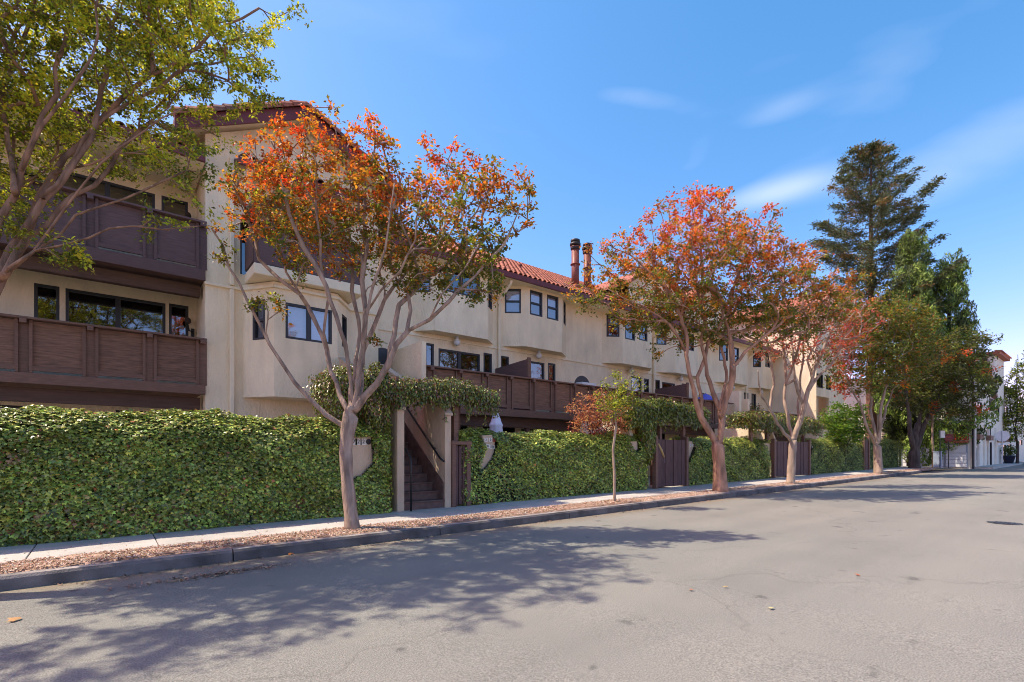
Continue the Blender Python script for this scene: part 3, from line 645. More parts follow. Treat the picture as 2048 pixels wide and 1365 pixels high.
# gable roof: two slopes with rake boards and barrel tiles on the rake
YG = 12.95; GX0, GX1 = 1.12, 6.58
b = MB()
for s in (-1, 1):
    xe = GX0 if s < 0 else GX1; ze = zroof(xe)
    b.hexa([(AX, YG, AZ-.10), (xe, YG, ze-.10), (xe, 19.5, ze-.10), (AX, 19.5, AZ-.10), (AX, YG, AZ+.02), (xe, YG, ze+.02), (xe, 19.5, ze+.02), (AX, 19.5, AZ+.02)])
gr = b.build('roof', 'tile_dark', bld)
for s in (-1, 1):
    xe = GX0 if s < 0 else GX1; ze = zroof(xe); b = MB()
    b.hexa([(AX, YG-.06, AZ-.30), (xe, YG-.06, ze-.30), (xe, YG-.005, ze-.30), (AX, YG-.005, AZ-.30), (AX, YG-.06, AZ+.0), (xe, YG-.06, ze+.0), (xe, YG-.005, ze+.0), (AX, YG-.005, AZ+.0)])
    b.build('rake_board', 'fascia_red', gr)
    b = MB(); b.poly([(AX, YG, AZ-.12), (xe, YG, ze-.12), (xe, 19.5, ze-.12), (AX, 19.5, AZ-.12)][::s]); b.build('soffit', 'trim_cream', gr)
    me = bpy.data.meshes.new('rake_tile'); t = MB(); n_ = 6
    ra = lambda y, r: [(r*math.cos(math.pi*(i/n_*1.15-.08)), y, r*math.sin(math.pi*(i/n_*1.15-.08))) for i in range(n_+1)]
    A_, B_ = ra(0, .155), ra(.42, .10); A2 = ra(0, .13)
    for i in range(n_): t.poly([A_[i], B_[i], B_[i+1], A_[i+1]]); t.poly([A_[i], A_[i+1], A2[i+1], A2[i]])
    t.poly(A2[::-1])
    me.from_pydata(t.v, [], t.f); 
    Lr = math.hypot(xe-AX, ze-AZ); k_ = int(Lr/.30); rg = random.Random(7+s)
    mes = []
    for mm in ('tile_clay', 'tile_dark'):
        m2 = me.copy(); m2.materials.append(MT[mm]); mes.append(m2)
    for i in range(k_+1):
        f = i/(k_+1.35); o = link('rake_tile', mes[1 if rg.random() < (.4 if f < .5 else .25) else 0], gr, (xe+(AX-xe)*f, YG-.02, ze+(AZ-ze)*f+.02))
        d = Vector((AX-xe, 0, AZ-ze)).normalized(); o.rotation_mode = 'QUATERNION'
        q = Matrix((Vector((0, 0, 1)).cross(d)*-1 if False else d.cross(Vector((-d.z*np.sign(d.x), 0, abs(d.x)))), d, Vector((-d.z*np.sign(d.x), 0, abs(d.x))))).transposed(); o.rotation_quaternion = q.to_quaternion()
    # field tiles along the slope, seen edge-on
# small tiled hood above the loggia arch
hd = MB().hexa([(2.35, 12.85, 8.10), (5.35, 12.85, 8.10), (5.35, YT, 8.34), (2.35, YT, 8.34), (2.35, 12.85, 8.16), (5.35, 12.85, 8.16), (5.35, YT, 8.42), (2.35, YT, 8.42)]).build('hood', 'fascia_red', bld)
MB().box(2.33, 5.37, 12.80, 12.846, 8.02, 8.17).build('fascia', 'fascia_red', hd)
for i in range(14):
    o = link('roof_tile', TM if i % 4 else TMD, hd, (2.45+i*.215, 12.80, 8.19)); o.rotation_euler = (.38, 0, 0)
for x_ in (2.6, 5.1): MB().prism([(YT, 7.6), (YT, 8.1), (12.9, 8.1), (12.9, 8.02)], 'x', x_-.05, x_+.05).build('corbel', 'trim_cream', hd)
# ---- right wing
WX1 = 31.0
BAYS = [(7.16, 7.67, 9.62, 10.22), (10.62, 11.28, 13.02, 13.72), (15.8, 16.5, 18.5, 19.05), (19.5, 20.35, 22.2, 22.9), (24.6, 25.3, 27.2, 27.8), (28.2, 28.9, 30.2, 30.8)]
ZB0, ZB1, BYF = 5.10, 7.22, 13.15
facet(bld, 'wall', (TX1+.002, YW), (WX1, YW), .1, 5.10, [
    ((850, 868, 687, 745), 'plain', 'dark'), ((877, 960, 703, 752), 'slider', 'dark'), ((967, 984, 707, 765), 'plain', 'dark'),
    ((1002, 1018, 713, 770), 'plain', 'dark'), ((1054, 1089, 724, 790), 'plain', 'dark'), ((1096, 1111, 727, 790), 'plain', 'dark'),
    ((1262, 1283, 754, 800), 'plain', 'curtain'), ((1288, 1298, 758, 800), 'plain', 'dark'), ((1308, 1320, 760, 800), 'plain', 'dark'), ((1324, 1350, 766, 805), 'plain', 'dark'), ((1364, 1376, 768, 805), 'plain', 'dark'),
    ((1488, 1497, 786, 830), 'plain', 'dark'), ((1503, 1512, 788, 830), 'plain', 'dark'),
    ((880, 935, 850, 900), 'plain', 'dark'), ((966, 1030, 852, 900), 'plain', 'dark'), ((1042, 1070, 858, 900), 'plain', 'dark'), ((1080, 1098, 858, 900), 'plain', 'dark'), ((1110, 1140, 862, 900), 'plain', 'dark'), ((1290, 1330, 862, 900), 'plain', 'dark')])
gaps = [TX1+.002]+[v for b_ in BAYS for v in (b_[0], b_[3])]+[WX1]
for a, c in zip(gaps[::2], gaps[1::2]):
    if c-a > .02: facet(bld, 'wall', (a, YW), (c, YW), 5.10, ZB1, [])
WN = [[[((826, 861, 541, 585), 'hung', 'dark')], [((887, 960, 542, 590), 'slider', 'dark')], [((975, 984.5, 568, 618), 'plain', 'blind_grey')]],
      [[((1009.5, 1042, 578, 627), 'hung', 'blind_blue')], [((1060, 1085, 583, 632), 'hung', 'blind_blue'), ((1094, 1117, 592, 640), 'hung', 'blind_blue')], [((1127, 1131.5, 604, 650), 'hung', 'blind_grey')]],
      [[((1213, 1239, 629, 674), 'hung', 'dark')], [((1250, 1270, 638, 680), 'hung', 'dark'), ((1278, 1295, 648, 682), 'hung', 'dark')], []],
      [[((1313, 1333, 652, 690), 'hung', 'dark')], [((1358, 1372, 664, 700), 'hung', 'dark'), ((1377, 1388, 668, 702), 'hung', 'dark')], []],
      [[((1438, 1456, 688, 722), 'hung', 'dark')], [((1462, 1478, 695, 728), 'hung', 'dark')], []],
      [[((1506, 1522, 700, 735), 'hung', 'dark')], [((1530, 1540, 705, 735), 'hung', 'dark')], []]]
for (a, c, e, g), wn_ in zip(BAYS, WN):
    pts = [(a, YW), (c, BYF), (e, BYF), (g, YW)]
    for i in range(3): facet(bld, 'bay_wall', pts[i], pts[i+1], ZB0, ZB1, wn_[i])
    MB().prism(pts, 'z', ZB0-.012, ZB0).build('bay_soffit', 'stucco', bld)
    cx = (c+e)/2
    lm = MB().lathe((cx, BYF+.32, ZB0-.30), [(.001, 0), (.07, .02), (.105, .08), (.11, .13), (.085, .20), (.05, .225)], 14).build('lamp_globe', 'globe_glass', bld, smooth=True)
    MB().lathe((cx, BYF+.32, ZB0-.08), [(.055, 0), (.06, .03), (.075, .065)], 12).build('lamp_mount', 'sign_back', lm)
b = MB()
for a, c in ((TX1+.03, 31.0),): b.box(a, c, YW-.035, YW+.01, 4.955, 5.0)
b.build('moulding', 'trim_cream', bld)
for x_ in (10.42, 19.27, 27.95):
    b = MB(); b.tube([(x_, 12.9, 7.14), (x_, 12.95, 7.02), (x_-.0, YW-.08, 6.62), (x_, YW-.08, 6.5), (x_, YW-.08, 4.0), (x_, YW-.08, .3)], .05, 8)
    b.build('downpipe', 'trim_cream', bld, smooth=True)
# wing roof
RX0, RX1, RYE, RZE, RYR, RZR = 6.05, 31.5, 12.82, 7.29, 18.4, 10.45; RS = (RZR-RZE)/(RYR-RYE)
rf = roof(bld, 'roof', RX0, RX1, RYE, RZE, RYR, RZR)
tiles(rf, RX0+.1, 21.5, RYE, RZE, RYR, RZR, 4, 3, .12)
MB().box(RX0, RX1, RYE-.09, RYE-.01, RZE-.15, RZE+.02).build('gutter', 'fascia_red', rf)
MB().box(RX0, RX1, RYE, YW+.3, RZE-.13, RZE-.115).build('soffit', 'trim_cream', rf)
for (fx, fy, zt) in ((14.80, 14.2, 10.1), (15.52, 14.2, 10.12)):
    zb_ = RZE+(fy-RYE)*RS
    fl = MB().lathe((fx, fy, zb_-.2), [(.155, 0), (.155, zt-zb_-.25)], 18).build('flue_pipe', 'metal_red', bld, smooth=True)
    MB().lathe((fx, fy, zb_-.12), [(.27, 0), (.21, .22), (.17, .26)], 18).build('flashing', 'metal_red', fl, smooth=True)
    for hz_ in (.95, 1.65): MB().lathe((fx, fy, zb_+hz_), [(.157, 0), (.20, .02), (.20, .05), (.157, .07)], 18).build('band', 'metal_red', fl, smooth=True)
    z0 = zt-.46
    for q, (r_, dz) in enumerate(((.19, 0), (.22, .16), (.19, .30))): MB().lathe((fx, fy, z0+dz), [(.12, 0), (r_, .03), (r_, .11), (.12, .14)], 18).build('cap_ring', 'metal_black', fl, smooth=True)
for (vx, vy, h_) in ((9.6, 14.6, .35), (12.4, 14.8, .3)):
    MB().lathe((vx, vy, RZE+(vy-RYE)*RS-.1), [(.04, 0), (.04, h_), (.065, h_+.01), (.065, h_+.07)], 10).build('vent_pipe', 'metal_red', bld)
# wing balcony, one long run
pw = [6.76+.91*i for i in range(18)]
balcony(bld, 6.60, 22.95, YB, YW-.005, 3.74, 2.72, 2.50, pw, beam=(2.20, 2.49))
balcony(bld, 24.1, 30.9, YB, YW-.005, 3.55, 2.60, 2.40, [24.2+.91*i for i in range(8)], beam=(2.10, 2.39))
for x_ in (7.0, 10.6, 15.2, 19.5): MB().box(x_-.07, x_+.07, YB+.44, YB+.58, .2, 2.2).build('support_post', 'wood_beam', bld)
for x_, y0 in ((10.33, 11.95), (19.3, 11.95)):
    MB().hexa([(x_-.03, y0, 2.72), (x_+.03, y0, 2.72), (x_+.03, YW-.01, 2.72), (x_-.03, YW-.01, 2.72), (x_-.03, y0, 4.36), (x_+.03, y0, 4.36), (x_+.03, YW-.01, 4.27), (x_-.03, YW-.01, 4.27)]).build('privacy_screen', 'wood_plum', bld)
    MB().box(x_-.06, x_+.06, y0-.07, y0-.003, 2.72, 4.40).build('screen_post', 'wood_brown', bld)
# fin walls beside the stair landings and arched doorways
b = MB().box(6.46, 6.60, YB-.04, YW-.002, .2, 4.36); b.build('fin_wall', 'stucco', bld)
MB().box(23.05, 23.25, YB-.3, YW-.002, .2, 4.30).build('fin_wall', 'stucco', bld); MB().box(23.95, 24.05, YB-.3, YW-.002, .2, 4.0).build('fin_wall', 'stucco', bld)
def arch_door(xc, w, z0, h):
    b = MB(); n_ = 12; pts = [(xc-w/2, z0)]+[(xc-w/2*math.cos(math.pi*i/n_), z0+h-w/2+w/2*math.sin(math.pi*i/n_)) for i in range(n_+1)]+[(xc+w/2, z0)]
    b.prism(pts, 'y', YW-.012, YW+.0); d = b.build('arched_doorway', 'frame_dark', bld)
for xc in (6.22, 14.62, 23.5): arch_door(xc, .62 if xc < 7 else .95, 2.7, 1.75)
# ---- second tower at the far end: long sunlit side and shaded front with loggia
b = MB(); X2, Y2, Z2 = 31.0, 11.1, 9.6
facet(bld, 'side_wall', (X2, 20), (X2, Y2), .2, Z2, [])
facet(bld, 'wall', (X2, Y2), (35.4, Y2), .2, Z2, [((1631, 1646, 748, 776), 'plain', 'dark'), ((1632, 1658, 794, 832), 'hole', ''), ((1652, 1662, 752, 780), 'plain', 'dark')])
b = MB().box(X2+.3, 34.6, Y2+1.4, Y2+1.45, 2.2, 5.2); b.box(X2+.25, X2+.3, Y2+.01, Y2+1.4, 2.2, 5.2); b.build('loggia', 'stucco', bld)
MB().box(X2+.3, 33.6, Y2-.06, Y2-.004, 2.75, 3.45).build('loggia_panel', 'wood_brown', bld)
MB().poly([(35.4, Y2, .2), (35.4, 20, .2), (35.4, 20, Z2), (35.4, Y2, Z2)]).build('side_wall', 'stucco', bld)
b = MB(); b.hexa([(30.5, 10.6, 9.6), (33.2, 10.6, 10.9), (33.2, 20, 10.9), (30.5, 20, 9.6), (30.5, 10.6, 9.75), (33.2, 10.6, 11.05), (33.2, 20, 11.05), (30.5, 20, 9.75)])
b.hexa([(33.2, 10.6, 10.9), (35.9, 10.6, 9.6), (35.9, 20, 9.6), (33.2, 20, 10.9), (33.2, 10.6, 11.05), (35.9, 10.6, 9.75), (35.9, 20, 9.75), (33.2, 20, 11.05)])
b.build('roof', 'tile_clay', bld)
MB().poly([(31, Y2, Z2), (35.4, Y2, Z2), (33.2, Y2, 10.9)]).build('gable_wall', 'stucco', bld)
# middle cross-gables with red tiles behind the trees
for gx in (19.6, 24.0):
    b = MB(); 
    for s in (-1, 1): b.hexa([(gx, 13.4, 9.9), (gx+s*2.2, 13.4, 8.7), (gx+s*2.2, 18, 8.7), (gx, 18, 9.9), (gx, 13.4, 10.05), (gx+s*2.2, 13.4, 8.85), (gx+s*2.2, 18, 8.85), (gx, 18, 10.05)])
    b.build('dormer_roof', 'tile_clay', bld); MB().poly([(gx-2, 13.7, 7.5), (gx+2, 13.7, 7.5), (gx+2, 13.7, 8.75), (gx, 13.7, 9.9), (gx-2, 13.7, 8.75)]).build('dormer_wall', 'stucco', bld)
# wall lamps of the left section (curved arm with lantern)
for zz in (4.62, 7.25):
    x_, y_ = 1.62, YR-.05
    lp = MB().lathe((x_-.06, y_-.10, zz), [(.02, 0), (.055, .02), (.075, .07), (.06, .13), (.02, .16)], 12).build('wall_lamp', 'bark_dark', bld, smooth=True)
    MB().tube([(x_-.06, y_-.10, zz-.02), (x_-.03, y_-.08, zz-.16), (x_+.06, y_-.06, zz-.18), (x_+.06, y_+.04, zz-.18)], .018, 6).build('arm', 'iron', lp)
    MB().box(x_+.02, x_+.09, y_+.0, y_+.045, zz-.30, zz-.08).build('back_plate', 'iron', lp)
# air-conditioner on the wing balcony
ac = thing('air_conditioner', 'white air conditioner unit standing on the balcony beside an arched doorway', 'air conditioner', (14.0, 12.9, 2.72))
MB().box(13.6, 14.4, 12.7, 13.05, 2.85, 4.02).build('casing', 'white_paint', ac, bevel=.02)
MB().lathe((0, 0, 0), [(.01, 0)], 3) if False else None
b = MB(); b.tube([(13.85, 12.70, 3.75), (13.85, 12.67, 3.75)], .18, 18); b.build('fan_grille', 'frame_dark', ac)
for dx in (13.68, 14.32): MB().box(dx-.04, dx+.04, 12.72, 13.03, 2.722, 2.85).build('foot', 'frame_dark', ac)
# ================================================================== IVY-COVERED GARDEN WALLS
def inpoly(x, z, poly):
    r = np.zeros(len(x), bool); n_ = len(poly)
    for i in range(n_):
        (x0, z0), (x1, z1) = poly[i], poly[(i+1) % n_]
        c = ((z0 > z) != (z1 > z)) & (x < (x1-x0)*(z-z0)/(z1-z0+1e-12)+x0); r ^= c
    return r
def noise1(x, seed):
    r_ = np.random.default_rng(seed); s = 0
    for f in (.7, 1.6, 3.3, 6.5): s = s+np.sin(x*f*2+r_.uniform(0, 6))*.5/f**.6
    return s
def niche_px(pts): return [(atY(x, y, YH+.05).x, atY(x, y, YH+.05).z) for x, y in pts]
IVYC = [(.28, .35, .07), (.20, .27, .058), (.41, .47, .085), (.56, .57, .10), (.11, .15, .04), (.46, .17, .07), (.30, .23, .07)]
def hedge(label, X0, X1, h, n, seed, niches=(), taper=None, w=(4, 5, 3.2, 1.3, 3, .22, .5), size=.050, depth=.75, bare=None, group='ivy covered garden walls', topfac=1.0):
    rg = np.random.default_rng(seed); xm = (X0+X1)/2
    root = thing('ivy_wall', label, 'ivy wall', (xm, YH+.4, gz(xm)+.16), group)
    MB().hexa([(X0+.1, YH+.20, gz(X0)), (X1-.1, YH+.20, gz(X1)), (X1-.1, YH+depth-.1, gz(X1)), (X0+.1, YH+depth-.1, gz(X0)),
               (X0+.1, YH+.20, gz(X0)+h-.40), (X1-.1, YH+.20, gz(X1)+h-.40), (X1-.1, YH+depth-.1, gz(X1)+h-.40), (X0+.1, YH+depth-.1, gz(X0)+h-.40)]).build('garden_wall', 'stucco_dirty', root)
    Lx = X1-X0; Af, At, Ae = Lx*h, Lx*depth*.9, 2*h*depth*.7; tot = Af+At+Ae
    nf, ntp = int(n*Af/tot), int(n*At/tot); ne = n-nf-ntp
    P = np.zeros((n, 3)); N = np.zeros((n, 3))
    u = rg.random(nf); v = rg.random(nf); x = X0+u*Lx; z = v*h
    bul = .05*noise1(x*1.3+z*2.1, seed)+.05*noise1(z*2.2-x*.9, seed+1)
    sh = np.clip((z-(h-.42))/.42, 0, 1); rnd = sh**2.2*.36; low = np.clip(1-z/.35, 0, 1)*.06
    P[:nf] = np.stack([x, YH+.06-bul*.8+rnd+rg.uniform(-.04, .06, nf), z], 1); N[:nf] = (0, -1, .95); N[:nf, 2] += 1.6*sh; N[:nf, 1] += .35*sh
    x = X0+rg.random(ntp)*Lx; y = YH+.26+rg.random(ntp)*(depth-.16)
    yy = (y-YH-.26)/(depth-.16)
    P[nf:nf+ntp] = np.stack([x, y, h-.02+.06*noise1(x*1.7, seed+2)+.05*noise1(x*3.1+y*4, seed+3)-.16*(2*yy-1)**4+rg.uniform(-.08, .06, ntp)], 1); N[nf:nf+ntp] = (0, -.25, 1)
    e = nf+ntp; s = rg.random(ne) < .5
    P[e:] = np.stack([np.where(s, X0, X1)+rg.uniform(-.07, .07, ne), YH+.05+rg.random(ne)*depth*.9, rg.random(ne)*h], 1); N[e:, 0] = np.where(s, -1, 1); N[e:, 2] = .5
    keep = np.ones(n, bool)
    for pl_ in niches:
        fr = P[:, 1] < YH+.45
        keep &= ~(inpoly(P[:, 0], P[:, 2]+GR*P[:, 0]+.17, pl_) & fr)
    if bare:
        for bx0, bx1, bz0, bz1, pb in bare: keep &= ~((P[:, 0] > bx0) & (P[:, 0] < bx1) & (P[:, 2] > bz0) & (P[:, 2] < bz1) & (rg.random(n) < pb))
    P[:, 2] += GR*P[:, 0]+.17
    P = P[keep]; N = N[keep]; k_ = len(P)
    cf = pal(rg, k_, IVYC, w, .30); 
    pt_ = noise1(P[:, 0]*2.3+P[:, 2]*3.7, seed+6)+noise1(P[:, 2]*3.1-P[:, 0]*1.7, seed+7); cf *= (1+.16*np.clip(pt_, -1.6, 1.6))[:, None]
    lo = P[:, 2]-GR*P[:, 0] < .6
    dead = (noise1(P[:, 0]*1.9+P[:, 2]*1.3, seed+9)+noise1(P[:, 2]*4.3-P[:, 0]*2.9, seed+8) > 1.55) & (rg.random(k_) < .45); cf[dead] = pal(rg, int(dead.sum()), [(.30, .17, .07), (.22, .16, .08), (.34, .25, .10)])
    red = lo & (rg.random(k_) < .05); cf[red] = np.array((.16, .07, .03))
    fo = leafmesh('ivy_foliage', P, N, size*rg.uniform(.6, 1.3, k_), cf, IVY, rg, 'leaf_ivy', root, jit=.45, dirs=np.tile((0., -.3, -.8), (k_, 1)))
    fo['kind'] = 'stuff'
    # dark stems behind the leaves
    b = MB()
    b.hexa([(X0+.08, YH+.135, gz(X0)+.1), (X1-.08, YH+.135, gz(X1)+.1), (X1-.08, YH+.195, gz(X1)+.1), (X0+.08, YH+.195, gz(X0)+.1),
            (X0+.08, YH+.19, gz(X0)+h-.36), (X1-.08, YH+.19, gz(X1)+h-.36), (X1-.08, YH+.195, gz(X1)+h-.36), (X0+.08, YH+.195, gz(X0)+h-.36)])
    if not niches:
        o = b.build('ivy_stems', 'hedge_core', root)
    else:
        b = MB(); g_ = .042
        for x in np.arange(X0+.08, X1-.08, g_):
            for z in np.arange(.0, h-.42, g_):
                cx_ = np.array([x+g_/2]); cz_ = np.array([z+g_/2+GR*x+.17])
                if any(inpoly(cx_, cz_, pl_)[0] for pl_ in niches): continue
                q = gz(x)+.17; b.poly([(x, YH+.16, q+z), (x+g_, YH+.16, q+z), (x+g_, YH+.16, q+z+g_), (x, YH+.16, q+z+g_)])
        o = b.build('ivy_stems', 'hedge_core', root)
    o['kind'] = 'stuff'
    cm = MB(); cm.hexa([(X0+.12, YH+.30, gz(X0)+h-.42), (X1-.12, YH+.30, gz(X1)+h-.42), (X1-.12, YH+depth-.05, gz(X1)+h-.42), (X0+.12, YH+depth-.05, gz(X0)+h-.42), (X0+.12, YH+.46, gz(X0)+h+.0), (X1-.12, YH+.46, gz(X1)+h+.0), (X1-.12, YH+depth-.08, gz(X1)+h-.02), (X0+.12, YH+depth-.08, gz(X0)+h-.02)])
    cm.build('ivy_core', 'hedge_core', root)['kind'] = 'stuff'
    return root
def glyph(parent, txt, x, z, size, m, y):
    cu = bpy.data.curves.new('digit', 'FONT'); cu.body = txt; cu.size = size; cu.align_x = 'CENTER'; cu.align_y = 'CENTER'; cu.extrude = .003
    to = bpy.data.objects.new('digit_src', cu); COL.objects.link(to); dg = bpy.context.evaluated_depsgraph_get()
    me = bpy.data.meshes.new_from_object(to.evaluated_get(dg)); bpy.data.objects.remove(to); me.materials.clear(); me.materials.append(MT[m])
    o = link('digit', me, parent, (x, y, z)); o.rotation_euler = (R(90), 0, 0); return o
n1 = niche_px([(690, 874), (748, 873), (750, 925), (730, 950), (700, 962), (690, 960)])
n2 = niche_px([(972, 871), (991, 870), (997, 884), (995, 905), (988, 920), (974, 938), (964, 938), (968, 915), (974, 900)])
n3 = niche_px([(1266, 883), (1282, 882), (1283, 899), (1274, 908), (1266, 900)])
n4 = niche_px([(1373, 883), (1392, 883), (1395, 893), (1390, 906), (1381, 925), (1376, 925)])
n5 = niche_px([(1533, 886), (1552, 886), (1551, 922), (1545, 922), (1538, 905)])
n6 = niche_px([(1617, 888), (1630, 889), (1627, 905), (1619, 914)])
SX0, SX1 = 4.52, 5.72
h1 = hedge('tall ivy covered wall left of the stairs with a numbered plaque behind the nearest trunk', -7.5, 4.36, 1.84, 112000, 11, [n1])
h2 = hedge('ivy covered wall with a white plaque between the stairs and the wooden gate', 6.12, 12.75, 1.66, 56000, 12, [n2, n3], bare=[(6.3, 7.6, -.1, 1.1, .5), (6.6, 12, -.2, .3, .35)], w=(4, 4, 3.4, 2.2, 2, .12, .3))
h3 = hedge('clipped ivy covered wall behind the orange barked trunk', 15.05, 21.1, 1.62, 30000, 13, [n4, n5], w=(4, 4, 3.5, 2.4, 2.5, .08, .2))
h4 = hedge('ivy covered wall right of the double boarded gate', 25.2, 32.4, 1.66, 16000, 14, [n6], w=(4, 5, 3, 1.6, 3.5, .08, .2))
h5 = hedge('farthest dark ivy covered wall ending at the street corner', 33.4, 39.6, 1.74, 11000, 15, [], w=(2, 5, 1.4, .5, 6, .05, .2))
def plaque(parent, poly, rows):
    MB().prism(poly, 'y', YH+.193, YH+.34).build('plaque', 'stucco_tan', parent)
    for (px, py, ch, sz, m) in rows:
        p = atY(px, py, YH+.19)
        if ch == '#':
            t = MB(); t.tube([(p.x, YH+.185, p.z), (p.x, YH+.178, p.z)], sz*.5, 14); t.build('emblem', m, parent)
        else:
            tl = MB().box(p.x-sz*.62, p.x+sz*.62, YH+.188, YH+.199, p.z-sz*.62, p.z+sz*.62).build('number_tile', 'tile_white', parent, bevel=.003)
            glyph(tl, ch, p.x, p.z, sz, m, YH+.184)
plaque(h1, n1, [(708, 884, '7', .105, 'glyph_dark'), (717, 884, '2', .105, 'glyph_dark'), (727, 884, '2', .105, 'glyph_dark'), (737, 884, '#', .11, 'glyph_dark')])
plaque(h2, n2, [(972, 880, '2', .075, 'glyph_dark'), (981, 880, '0', .075, 'glyph_dark'), (988, 881, '#', .085, 'glyph_red'), (976, 893, 'H', .075, 'glyph_dark'), (982, 894, 'E', .075, 'glyph_dark'), (987, 895, 'F', .075, 'glyph_dark')])
plaque(h4, n6, [(1621, 894, '7', .07, 'glyph_dark'), (1625, 894, '1', .07, 'glyph_dark')])
plaque(h2, n3, []); plaque(h3, n5, []); plaque(h3, n4, [(1381, 891, '7', .075, 'glyph_dark'), (1386, 891, '1', .075, 'glyph_dark'), (1391, 891, '8', .075, 'glyph_dark')])
# ================================================================== STAIRS TO THE LANDING
st = thing('entry_staircase', 'brown entry staircase between cream stucco side walls under the nearest vine pergola', 'staircase', (5.1, YH+.5, gz(5)+.17))
NS = 14; y0 = YH+.06; rise = (2.70-.2)/NS; run = .231
for i in range(NS):
    z = gz(5)+.18+rise*i
    MB().box(SX0+.16, SX1-.10, y0+run*i+.012, y0+run*i+.04, z, z+rise-.03).build('riser', 'step_brown', st)
    MB().box(SX0+.16, SX1-.10, y0+run*i-.02, y0+run*(i+1)+.011, z+rise-.03, z+rise).build('tread', 'step_brown', st, bevel=.006)
def sidewall(xa, xb, zfront, name='side_wall'):
    ye = y0+run*NS; zz = gz(5)
    # low end post, then wall sloping up with the flight
    pts = [(YH+.04, zz+.1), (YH+.04, zfront), (YH+.30, zfront+.26), (YH+.9, zfront+.42), (ye, zfront+1.5), (ye, zz+.1)]
    MB().prism(pts, 'x', xa, xb).build(name, 'stucco_tan', st)
    b = MB(); cap = [(YH+.0, zfront), (YH+.30, zfront+.26), (YH+.9, zfront+.42), (ye, zfront+1.5)]
    for p, q in zip(cap[:-1], cap[1:]): b.hexa([(xa-.02, p[0], p[1]+.002), (xb+.02, p[0], p[1]+.002), (xb+.02, q[0], q[1]+.002), (xa-.02, q[0], q[1]+.002), (xa-.02, p[0], p[1]+.05), (xb+.02, p[0], p[1]+.05), (xb+.02, q[0], q[1]+.05), (xa-.02, q[0], q[1]+.05)])
    b.build('wall_cap', 'stucco_tan', st)
sidewall(SX0, SX0+.15, 2.26); sidewall(SX1-.09, SX1+.06, 2.20)
b = MB(); ye = y0+run*NS   # dark stringer on the right wall
b.hexa([(SX1-.12, y0+.03, gz(5)+.18), (SX1-.095, y0+.03, gz(5)+.18), (SX1-.095, ye, 2.6), (SX1-.12, ye, 2.6), (SX1-.12, y0+.03, .76), (SX1-.095, y0+.03, .76), (SX1-.095, ye, 3.22), (SX1-.12, ye, 3.22)])
b.build('stringer', 'step_brown', st)
b = MB().tube([(SX1-.17, y0-.1, 1.22), (SX1-.17, y0+.05, 1.28), (SX1-.17, ye, 3.74)], .022, 8)
for t in (.1, .5, .9): 
    yy = y0+.05+(ye-y0)*t; zz = 1.28+(3.74-1.28)*t; b.tube([(SX1-.17, yy, zz), (SX1-.09, yy, zz-.03)], .012, 6)
b.build('handrail', 'iron', st, smooth=True)
b = MB().tube([(SX0+.24, y0-.14, gz(5)+.18), (SX0+.24, y0-.14, gz(5)+1.2), (SX0+.24, y0-.1, gz(5)+1.28), (SX0+.24, ye, 3.74)], .02, 8); b.build('handrail', 'iron', st, smooth=True)
# ================================================================== GATES
def gate(label, X0, X1, h, nb, split=None, jam=.12, posts=True, group=None):
    xm = (X0+X1)/2; g = thing('wooden_gate', label, 'gate', (xm, YH+.15, gz(xm)+.17), group); z0 = gz(xm)+.20
    if posts:
        for x_ in (X0, X1): MB().box(x_-jam/2, x_+jam/2, YH+.0, YH+.14, z0-.02, z0+h+.1).build('gate_post', 'wood_brown', g, bevel=.006)
    w = (X1-X0-jam)/nb; rg = random.Random(int(X0*10))
    for i in range(nb):
        a = X0+jam/2+i*w; MB().box(a+.008, a+w-.008, YH+.055+rg.uniform(-.012, .012), YH+.11, z0+.015, z0+h-rg.uniform(0, .015)).build('board', 'wood_gate', g, bevel=.004)
    for z in (.25, h-.25): MB().box(X0+jam/2, X1-jam/2, YH+.112, YH+.16, z0+z, z0+z+.1).build('cross_rail', 'wood_brown', g)
    return g
g2 = gate('dark brown boarded gate with a worn diagonal handle under the middle pergola', 13.22, 14.92, 1.52, 7)
p, q = atY(1316, 887, YH+.06), atY(1328, 915, YH+.06)
MB().tube([p, (p+q)/2+Vector((.01, 0, 0)), q], [.03, .045, .03], 8).build('handle', 'brass', g2, smooth=True)
p = atY(1330, 920, YH+.07); MB().box(p.x-.03, p.x+.03, YH+.07, YH+.10, p.z-.10, p.z+.08).build('latch', 'sign_back', g2)
g3 = gate('reddish brown double boarded gate behind the slim tan trunk', 21.4, 25.0, 1.50, 12)
MB().box(22.75, 23.05, YH+.02, YH+.16, gz(23)+.18, gz(23)+1.66).build('gate_post', 'wood_brown', g3)
g1 = gate('narrow plum brown gate leaf standing open right of the staircase', SX1+.12, 6.22, 1.32, 3, jam=.10)
MB().box(SX1+.06, 6.28, YH-.02, YH+.18, gz(6)+1.53, gz(6)+1.60).build('top_rail', 'wood_brown', g1)
g4 = gate('narrow dark gate between the two farthest ivy walls', 32.5, 33.3, 1.75, 3)
